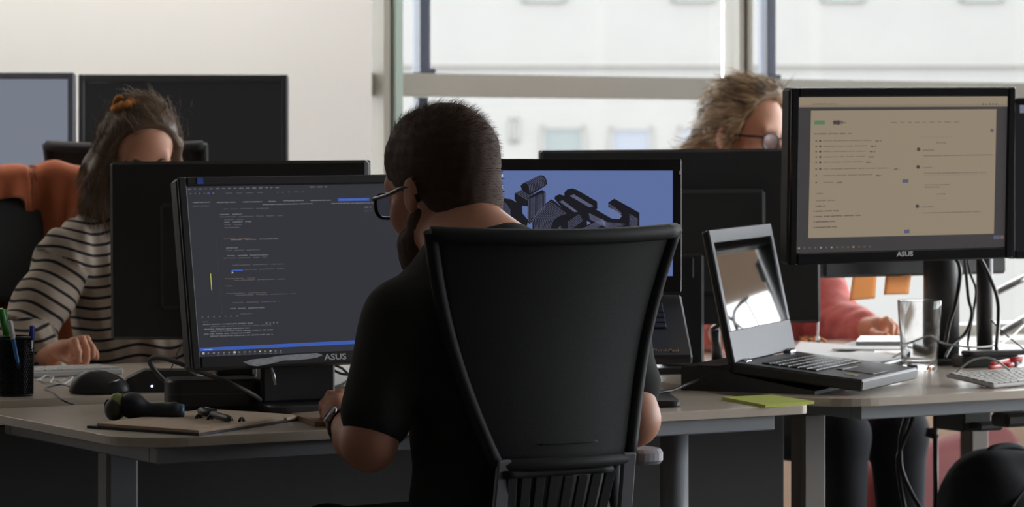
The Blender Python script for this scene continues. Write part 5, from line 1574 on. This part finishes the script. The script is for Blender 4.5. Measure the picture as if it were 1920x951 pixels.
sheet('paper_sheet', 'white paper behind the black hub', 'paper', [(392, 716), (448, 712), (452, 697), (400, 699)], ZC + .006, .005, M_PAPER)
S = Sdf(); c_ = V3(DK(378, 714, ZC))
for k in range(9):
    r_ = np.random.RandomState(20 + k); S.el(c_ + np.array((r_.uniform(-.035, .035), r_.uniform(-.015, .015), .008 + r_.uniform(0, .006))), (.014, .010, .008 + r_.uniform(0, .004)), None, .004)
S.plane(c_ + zD * .001, (0, 0, 1), .002)
Vq, Fq = S.mesh(.003, 0); o_ = raw_mesh('crumpled_paper', Vq, Fq, mat('brown_tissue', (150, 130, 116), rough=.9, var=.15), loc=c_); tag(o_, 'crumpled brown tissue behind the hub', 'tissue')
for k, pts in enumerate(([PX(622, 684, 5.95), PX(640, 690, 5.9), PX(660, 706, 5.85), PX(690, 712, 5.85)], [PX(622, 692, 5.9), PX(645, 702, 5.88), PX(690, 700, 5.9)], [PX(618, 728, 5.72), PX(640, 722, 5.75), PX(665, 706, 5.8), PX(690, 696, 5.85)])):
    m = MB(); m.tube(catmull(pts, 6), .0026, 6)
    tag(m.build('monitor_cable', M_BLACK, None, loc=pts[0]), 'black cable on the white paper beside the monitor foot, %s of three' % ('upper', 'middle', 'lower')[k], 'cable', 'cables beside the monitor foot')
pm = V3(DK(640, 796)); pm = V3(PX(640, 792, 5.2)); pm[2] = .73
# dark panel hung under the two facing desks
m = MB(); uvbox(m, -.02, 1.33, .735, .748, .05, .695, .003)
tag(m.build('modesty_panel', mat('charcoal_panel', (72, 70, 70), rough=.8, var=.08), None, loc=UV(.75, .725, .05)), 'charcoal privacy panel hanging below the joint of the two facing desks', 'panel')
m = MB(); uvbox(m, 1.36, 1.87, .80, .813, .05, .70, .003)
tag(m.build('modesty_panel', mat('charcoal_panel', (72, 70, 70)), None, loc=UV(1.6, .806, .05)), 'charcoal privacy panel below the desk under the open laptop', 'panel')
# ------------------------------------------------------------------ right-hand desk things
# green sticky pad
q = [DK(1354, 744.5, .735), DK(1435, 759.5, .735), DK(1527, 752.5, .735), DK(1447, 740, .735)]
t = thing('sticky_pad', 'lime-green pad of sticky notes overhanging the desk corner', 'sticky notes', (q[0] + q[2]) / 2 - Vector((0, 0, .005)))
M_LIME = mat('lime_sticky_paper', (186, 196, 84), rough=0.8, var=0.03)
for k in range(2):
    m = MB(); z0 = -.005 + k * .0026
    vs_ = [p + Vector((0, 0, z0 + .0024)) for p in q] + [p + Vector((0, 0, z0)) for p in q]
    m.add(vs_, [(0, 1, 2, 3), (7, 6, 5, 4), (0, 4, 5, 1), (1, 5, 6, 2), (2, 6, 7, 3), (3, 7, 4, 0)]); m.build('note_block', M_LIME, t)
# drinking glass
gc = PX(1724, 690, 6.53); gc.z = .73
M_TUMB = clear_glass_mat('clear_drinking_glass')
t = thing('drinking_glass', 'clear tapered drinking glass beside the open laptop', 'glass', gc)
m = MB()
out = [(.0352, 0), (.0375, .002), (.0467, .147), (.0464, .1485)]; inn = [(.0452, .1485), (.0449, .147), (.0372, .022), (.030, .017), (.0, .016)]
prof = [(.0, .0015), (.030, .0015)] + out + inn
m.lathe(prof, gc, 44, cap=False); m.build('tumbler', M_TUMB, t)
# white keyboard at the right
N_p = PX(1863, 722, 6.0); L_p = PX(1776, 702, 6.085)
bdir = (L_p - N_p); bl_ = bdir.length; bdir.normalize()
adir = Vector((math.cos(math.radians(40)), math.sin(math.radians(40)), 0)); adir = (adir - bdir * adir.dot(bdir)).normalized()
kc = N_p + adir * .142 + bdir * (.06)
sh_ = .7305 + .008 - N_p.z
kc.z += max(0, sh_)
keyboard('white keyboard in front of the red pens at the right edge', kc, adir, bdir, .284, .12, .007, KROWS, -.138, .056, .0186, .0187, M_KEYW, M_KBW)
# monitor-post foot, trays and red pens
pc = DK(1842, 688)
t = thing('desk_tray', 'flat black tray behind the white keyboard', 'tray', pc)
ft = Frame(pc, 20)
m = MB(); m.prism(rounded(-.06, -.035, .075, .04, (.015,) * 4, 5), 0, .026, .004, fn=lambda x, y, z: pc + ft.a * x - ft.n * y + Vector((0, 0, z))); m.build('body', M_BLACK2, t)
m = MB(); m.prism(rounded(-.05, -.025, .10, .025, (.012,) * 4, 5), .026, .036, .003, fn=lambda x, y, z: pc + ft.a * x - ft.n * (y - .012) + Vector((0, 0, z))); m.build('lid', M_BLACK, t)
M_RED = mat('red_plastic', (196, 36, 36), rough=0.3, var=0.05)
pen('red pen behind the white keyboard, upper of two', PX(1856, 683, 6.34), PX(1916, 672, 6.42), .0045, M_RED, M_RED, .4, group='red pens')
pen('red pen behind the white keyboard, lower of two', PX(1852, 690, 6.30), PX(1900, 684, 6.36), .004, M_RED, M_RED, .4, group='red pens')
# cables
def cable(label, pts, r_, m_, n=8, group='cables by the monitor posts'):
    m = MB(); m.tube(catmull(pts, n), r_, 6); return tag(m.build('cable', m_, None, loc=pts[-1]), label, 'cable', group)
M_CBL = mat('black_cable', (24, 24, 26), rough=0.4, var=0.05); M_CW = mat('white_cable', (205, 205, 203), rough=0.4, var=0.03)
cable('white cable arching over the keyboard to the black tray', [PX(1793, 698, 6.2), PX(1806, 687, 6.2), PX(1825, 675, 6.2), PX(1852, 671, 6.2), PX(1875, 681, 6.18), PX(1892, 694, 6.14)], .0022, M_CW)
cable('long white cable running behind the drinking glass', [PX(1640, 692, 6.55), PX(1672, 672, 6.62), PX(1705, 653, 6.6), PX(1745, 639, 6.58), PX(1775, 645, 6.5), PX(1815, 651, 6.45), PX(1860, 649, 6.5), PX(1890, 637, 6.6), PX(1920, 610, 6.8), PX(1950, 585, 7.0)], .0021, M_CW)
cable('black cable curving off the thick monitor post', [PX(1790, 482, 6.6), PX(1799, 500, 6.55), PX(1799, 530, 6.53), PX(1790, 575, 6.53), PX(1780, 605, 6.54), PX(1772, 650, 6.56)], .0045, M_CBL)
cable('left of the black cables between the two monitor posts', [PX(1808, 480, 6.5), PX(1812, 520, 6.55), PX(1816, 560, 6.6), PX(1822, 590, 6.62), PX(1810, 625, 6.65), PX(1785, 648, 6.62), PX(1772, 672, 6.58)], .0036, M_CBL)
cable('slanting black cable between the two monitor posts', [PX(1812, 482, 6.62), PX(1820, 515, 6.64), PX(1830, 545, 6.66), PX(1824, 590, 6.66), PX(1815, 640, 6.7), PX(1818, 660, 6.7)], .0030, M_CBL)
cable('black cable bowing out right of the thin monitor post', [PX(1838, 484, 6.55), PX(1856, 520, 6.56), PX(1870, 560, 6.58), PX(1872, 600, 6.58), PX(1868, 655, 6.5)], .0042, M_CBL)
cable('thin black cable trailing right behind the keyboard', [PX(1858, 600, 6.7), PX(1878, 620, 6.7), PX(1896, 636, 6.65), PX(1920, 655, 6.6)], .0018, M_CBL)
cable('black cable from the laptop stand to the docking station', [PX(1226, 737, 5.72), PX(1262, 732, 5.76), PX(1285, 722, 5.82), PX(1310, 712, 5.92)], .0030, M_CBL, group=None)
# papers on the far right desk
sheet('paper_stack', 'thick white paper stack right behind the open laptop', 'paper', [(1478, 668), (1585, 668), (1640, 650), (1500, 640)], .745, .014, M_PAPER)
sheet('paper_sheet', 'white sheet under the hand of the woman in the pink sweater', 'paper', [(1560, 654), (1690, 655), (1715, 642), (1600, 640)], .752, .003, M_PAPER)
sheet('tablet', 'black tablet folder with white sheet on top, left of the drinking glass', 'tablet', [(1545, 672), (1640, 690), (1705, 673), (1610, 662)], .748, .016, mat('dark_tablet', (36, 36, 38), rough=.4, var=.05))
sheet('paper_sheet', 'white sheet lying on the black tablet folder', 'paper', [(1548, 667.5), (1640, 682), (1700, 668), (1612, 658)], .7505, .0015, M_PAPER)
sheet('silver_tray', 'flat silver laptop under the fingers of the woman in pink', 'tray', [(1605, 640), (1700, 640), (1706, 630), (1614, 630)], .762, .010, mat('satin_silver', (170, 170, 172), rough=.35, metal=.5, var=.03))
M_OR = mat('orange_pencil', (220, 130, 50), rough=.5, var=.1); M_DGR = mat('dark_green_pencil', (50, 80, 50), rough=.5, var=.1)
for k, (x_, mm) in enumerate(((1500, M_OR), (1508, M_DGR), (1516, M_OR), (1524, M_DGR), (1536, M_OR))):
    pen('coloured pencil behind the open laptop, %s of five from the left' % ('first', 'second', 'third', 'fourth', 'fifth')[k], DK(x_ + 12, 640, .736) , DK(x_, 634, .736), .004, mm, M_OR if k % 2 else M_DGR, .3, cat='pencil', name='pencil', group='coloured pencils')
# sticky notes hanging from the lower bezel of the monitor turned away
M_ORN = mat('orange_sticky_paper', (250, 196, 140), rough=0.8, var=0.04)
t_ = M_ORN.node_tree; tl_ = t_.nodes.new('ShaderNodeBsdfTranslucent'); tl_.inputs['Color'].default_value = lin((255, 214, 168))
mx_ = t_.nodes.new('ShaderNodeMixShader'); mx_.inputs['Fac'].default_value = 0.6
t_.links.new(t_.nodes['Principled BSDF'].outputs[0], mx_.inputs[1]); t_.links.new(tl_.outputs[0], mx_.inputs[2]); t_.links.new(mx_.outputs[0], t_.nodes['Material Output'].inputs['Surface'])
for k, (xs, lab) in enumerate((([(1598, 512), (1590, 563), (1641, 560), (1646, 510)], 'left'), ([(1660, 508), (1654, 552), (1704, 552), (1712, 506)], 'right'))):
    qs = [PX(x, y, 6.80) for x, y in xs]
    m = MB()
    def nf(s, t_, qs=qs):
        p = (qs[0] * (1 - s) + qs[3] * s) * (1 - t_) + (qs[1] * (1 - s) + qs[2] * s) * t_
        return p + Vector((0, -.012 * t_ * t_ + .03 * (s - .5), 0))
    m.grid(nf, 6, 8, thick=.0006)
    tag(m.build('sticky_note', M_ORN, None, loc=qs[0]), 'orange sticky note hanging below the turned-away monitor, %s one' % lab, 'sticky note', 'orange sticky notes')
# white stylus with a round end
m = MB(); a_, b_ = PX(1535, 590, 7.3), PX(1533, 634, 7.3)
m.tube([a_, b_], .0026, 8); m.lathe([(.0005, -.006), (.0042, -.0045), (.006, 0), (.0042, .0045), (.0005, .006)], b_, 12)
tag(m.build('stylus', M_WHITEP, None, loc=b_), 'thin white stick with a round end behind the open laptop', 'stylus')
# black handset beside the laptop lid
m = MB(); c_ = PX(1346, 634, 6.75)
t = thing('desk_microphone', 'small black gadget with a white edge left of the laptop lid', 'gadget', Vector((c_.x, c_.y, .73)))
m = MB(); m.tube([Vector((c_.x, c_.y, .733)), PX(1342, 640, 6.75), PX(1340, 618, 6.75)], [.014, .010, .012], 10); m.build('stem', M_BLACK2, t)
m = MB(); m.box(PX(1344, 612, 6.74), (.030, .012, .010), Matrix.Rotation(-.6, 3, 'Y'), .002); m.build('head', M_BLACK2, t)
m = MB(); m.box(PX(1342, 607, 6.74), (.030, .010, .003), Matrix.Rotation(.7, 3, 'Y'), .001); m.build('edge', M_WHITEP, t)
m = MB(); m.lathe([(.03, 0), (.028, .006)], Vector((c_.x, c_.y, .73)), 18); m.build('foot', M_BLACK2, t)

# ------------------------------------------------------------------ below the right-hand desk
t = thing('power_tray', 'black power tray hung under the desk with the white keyboard', 'power tray', PX(1815, 808, 6.75))
m = MB(); m.box(PX(1806, 786, 6.75), (.078, .10, .046), RZU, .004); m.build('body', M_BLACK, t)
m = MB(); m.box(PX(1838, 798, 6.72), (.070, .08, .018), RZU, .006); m.build('socket_strip', M_BLACK, t)
m = MB(); m.box(PX(1806, 776, 6.75), (.05, .06, .03), RZU, .003); m.build('bracket', M_BLACK, t)
cable('left of the two black cables hanging below the right desk', [PX(1700, 780, 6.6), PX(1690, 815, 6.6), PX(1688, 850, 6.6), PX(1692, 885, 6.6), PX(1712, 930, 6.6), PX(1740, 975, 6.6)], .0055, M_CBL, group='cables below the right desk')
cable('right of the two black cables hanging below the right desk', [PX(1712, 780, 6.6), PX(1704, 805, 6.6), PX(1690, 838, 6.6), PX(1684, 870, 6.6), PX(1690, 920, 6.6), PX(1700, 975, 6.6)], .0055, M_CBL, group='cables below the right desk')
t = thing('floor_post', 'thin black post with a knob below the right desk', 'post', PX(1754, 960, 7.0))
m = MB(); a_ = PX(1754, 775, 7.0); m.tube([a_, Vector((a_.x, a_.y, 0.0))], .0062, 10); m.build('pole', M_BLACK2, t)
m = MB(); b_ = PX(1752, 813, 7.0); m.tube([b_ + Vector((-.02, 0, .003)), b_, b_ + Vector((.008, 0, 0))], [.010, .014, .010], 10); m.build('knob', M_BLACK2, t)
M_REDF = mat('red_upholstery', (100, 26, 24), rough=0.85, var=0.08, scale=60, bump=.1)
S = Sdf()
a_, b_ = V3(PX(1660, 915, 8.3)), V3(PX(1860, 850, 8.75))
S.rc(a_, b_, .085, .085, .03).rc(a_ - zD * .12, b_ - zD * .14, .12, .12, .06).rc(a_ - zD * .2 + vD * .15, b_ - zD * .2 + vD * .15, .14, .14, .06)
S.plane((0, 0, .003), (0, 0, 1), .006)
Vq, Fq = S.mesh(.012, 1)
o_ = raw_mesh('pouf_seat', Vq, Fq, M_REDF, loc=((a_[0] + b_[0]) / 2, (a_[1] + b_[1]) / 2, 0)); tag(o_, 'low red upholstered seat near the window wall, seen under the desk', 'seat')
# black backpack on the floor
c_ = V3(PX(1862, 900, 6.95)); c_[2] = 0
S = Sdf(); S.rc(c_ + zD * .16, c_ + zD * .40, .13, .125, .03).rc(c_ + zD * .14 + uD * .09, c_ + zD * .40 + uD * .09, .12, .115, .04).rc(c_ + zD * .15 - vD * .07 + uD * .04, c_ + zD * .26 - vD * .07 + uD * .04, .09, .08, .02).plane((0, 0, .004), (0, 0, 1), .01)
Vq, Fq = S.mesh(.008, 1); Vq = Vq + vnormals(Vq, Fq) * wavy(Vq, .004, 40, 11)[:, None]
t = thing('backpack', 'black backpack standing under the right desk at the right picture edge', 'backpack', c_)
raw_mesh('body', Vq, Fq, M_SEAT, t)
m = MB(); m.tube(catmull([Vector(c_ + zD * .50 - uD * .03), Vector(c_ + zD * .525), Vector(c_ + zD * .525 + uD * .07), Vector(c_ + zD * .50 + uD * .11)], 5), .009, 8); m.build('handle', M_CHFRAME, t)
m = MB(); m.tube(catmull([Vector(c_ + zD * .40 - vD * .125 - uD * .06), Vector(c_ + zD * .46 - vD * .115 + uD * .03), Vector(c_ + zD * .40 - vD * .12 + uD * .15)], 5), .004, 6); m.build('zip', M_CHFRAME, t)
t = thing('power_adapter', 'black adapter under the desk edge, right of the power tray', 'adapter', PX(1905, 800, 6.6))
m = MB(); m.box(PX(1900, 786, 6.6), (.085, .06, .030), RZU, .008); m.build('case', M_BLACK, t)
m = MB(); m.tube([PX(1872, 765, 6.62), PX(1876, 778, 6.61), PX(1884, 784, 6.6)], .005, 8); m.build('lead', M_BLACK, t)
# chrome tubular chair by the window sill, far right
t = thing('tubular_frame', 'chrome tubular frame slanting by the bright window sill at the right edge', 'frame', PX(1905, 545, 8.2))
for (x0_, y0_, x1_, y1_) in ((1868, 548, 1960, 502), (1876, 625, 1960, 575)):
    m = MB(); m.tube([PX(x0_, y0_, 8.2), PX(x1_, y1_, 8.3)], .009, 10); m.build('tube', M_HINGE, t)
m = MB(); m.tube([PX(1960, 502, 8.3), PX(1975, 575, 8.3), PX(1960, 700, 8.3), Vector((PX(1960, 700, 8.3).x, 8.3, 0))], .009, 10); m.build('upright', M_HINGE, t)
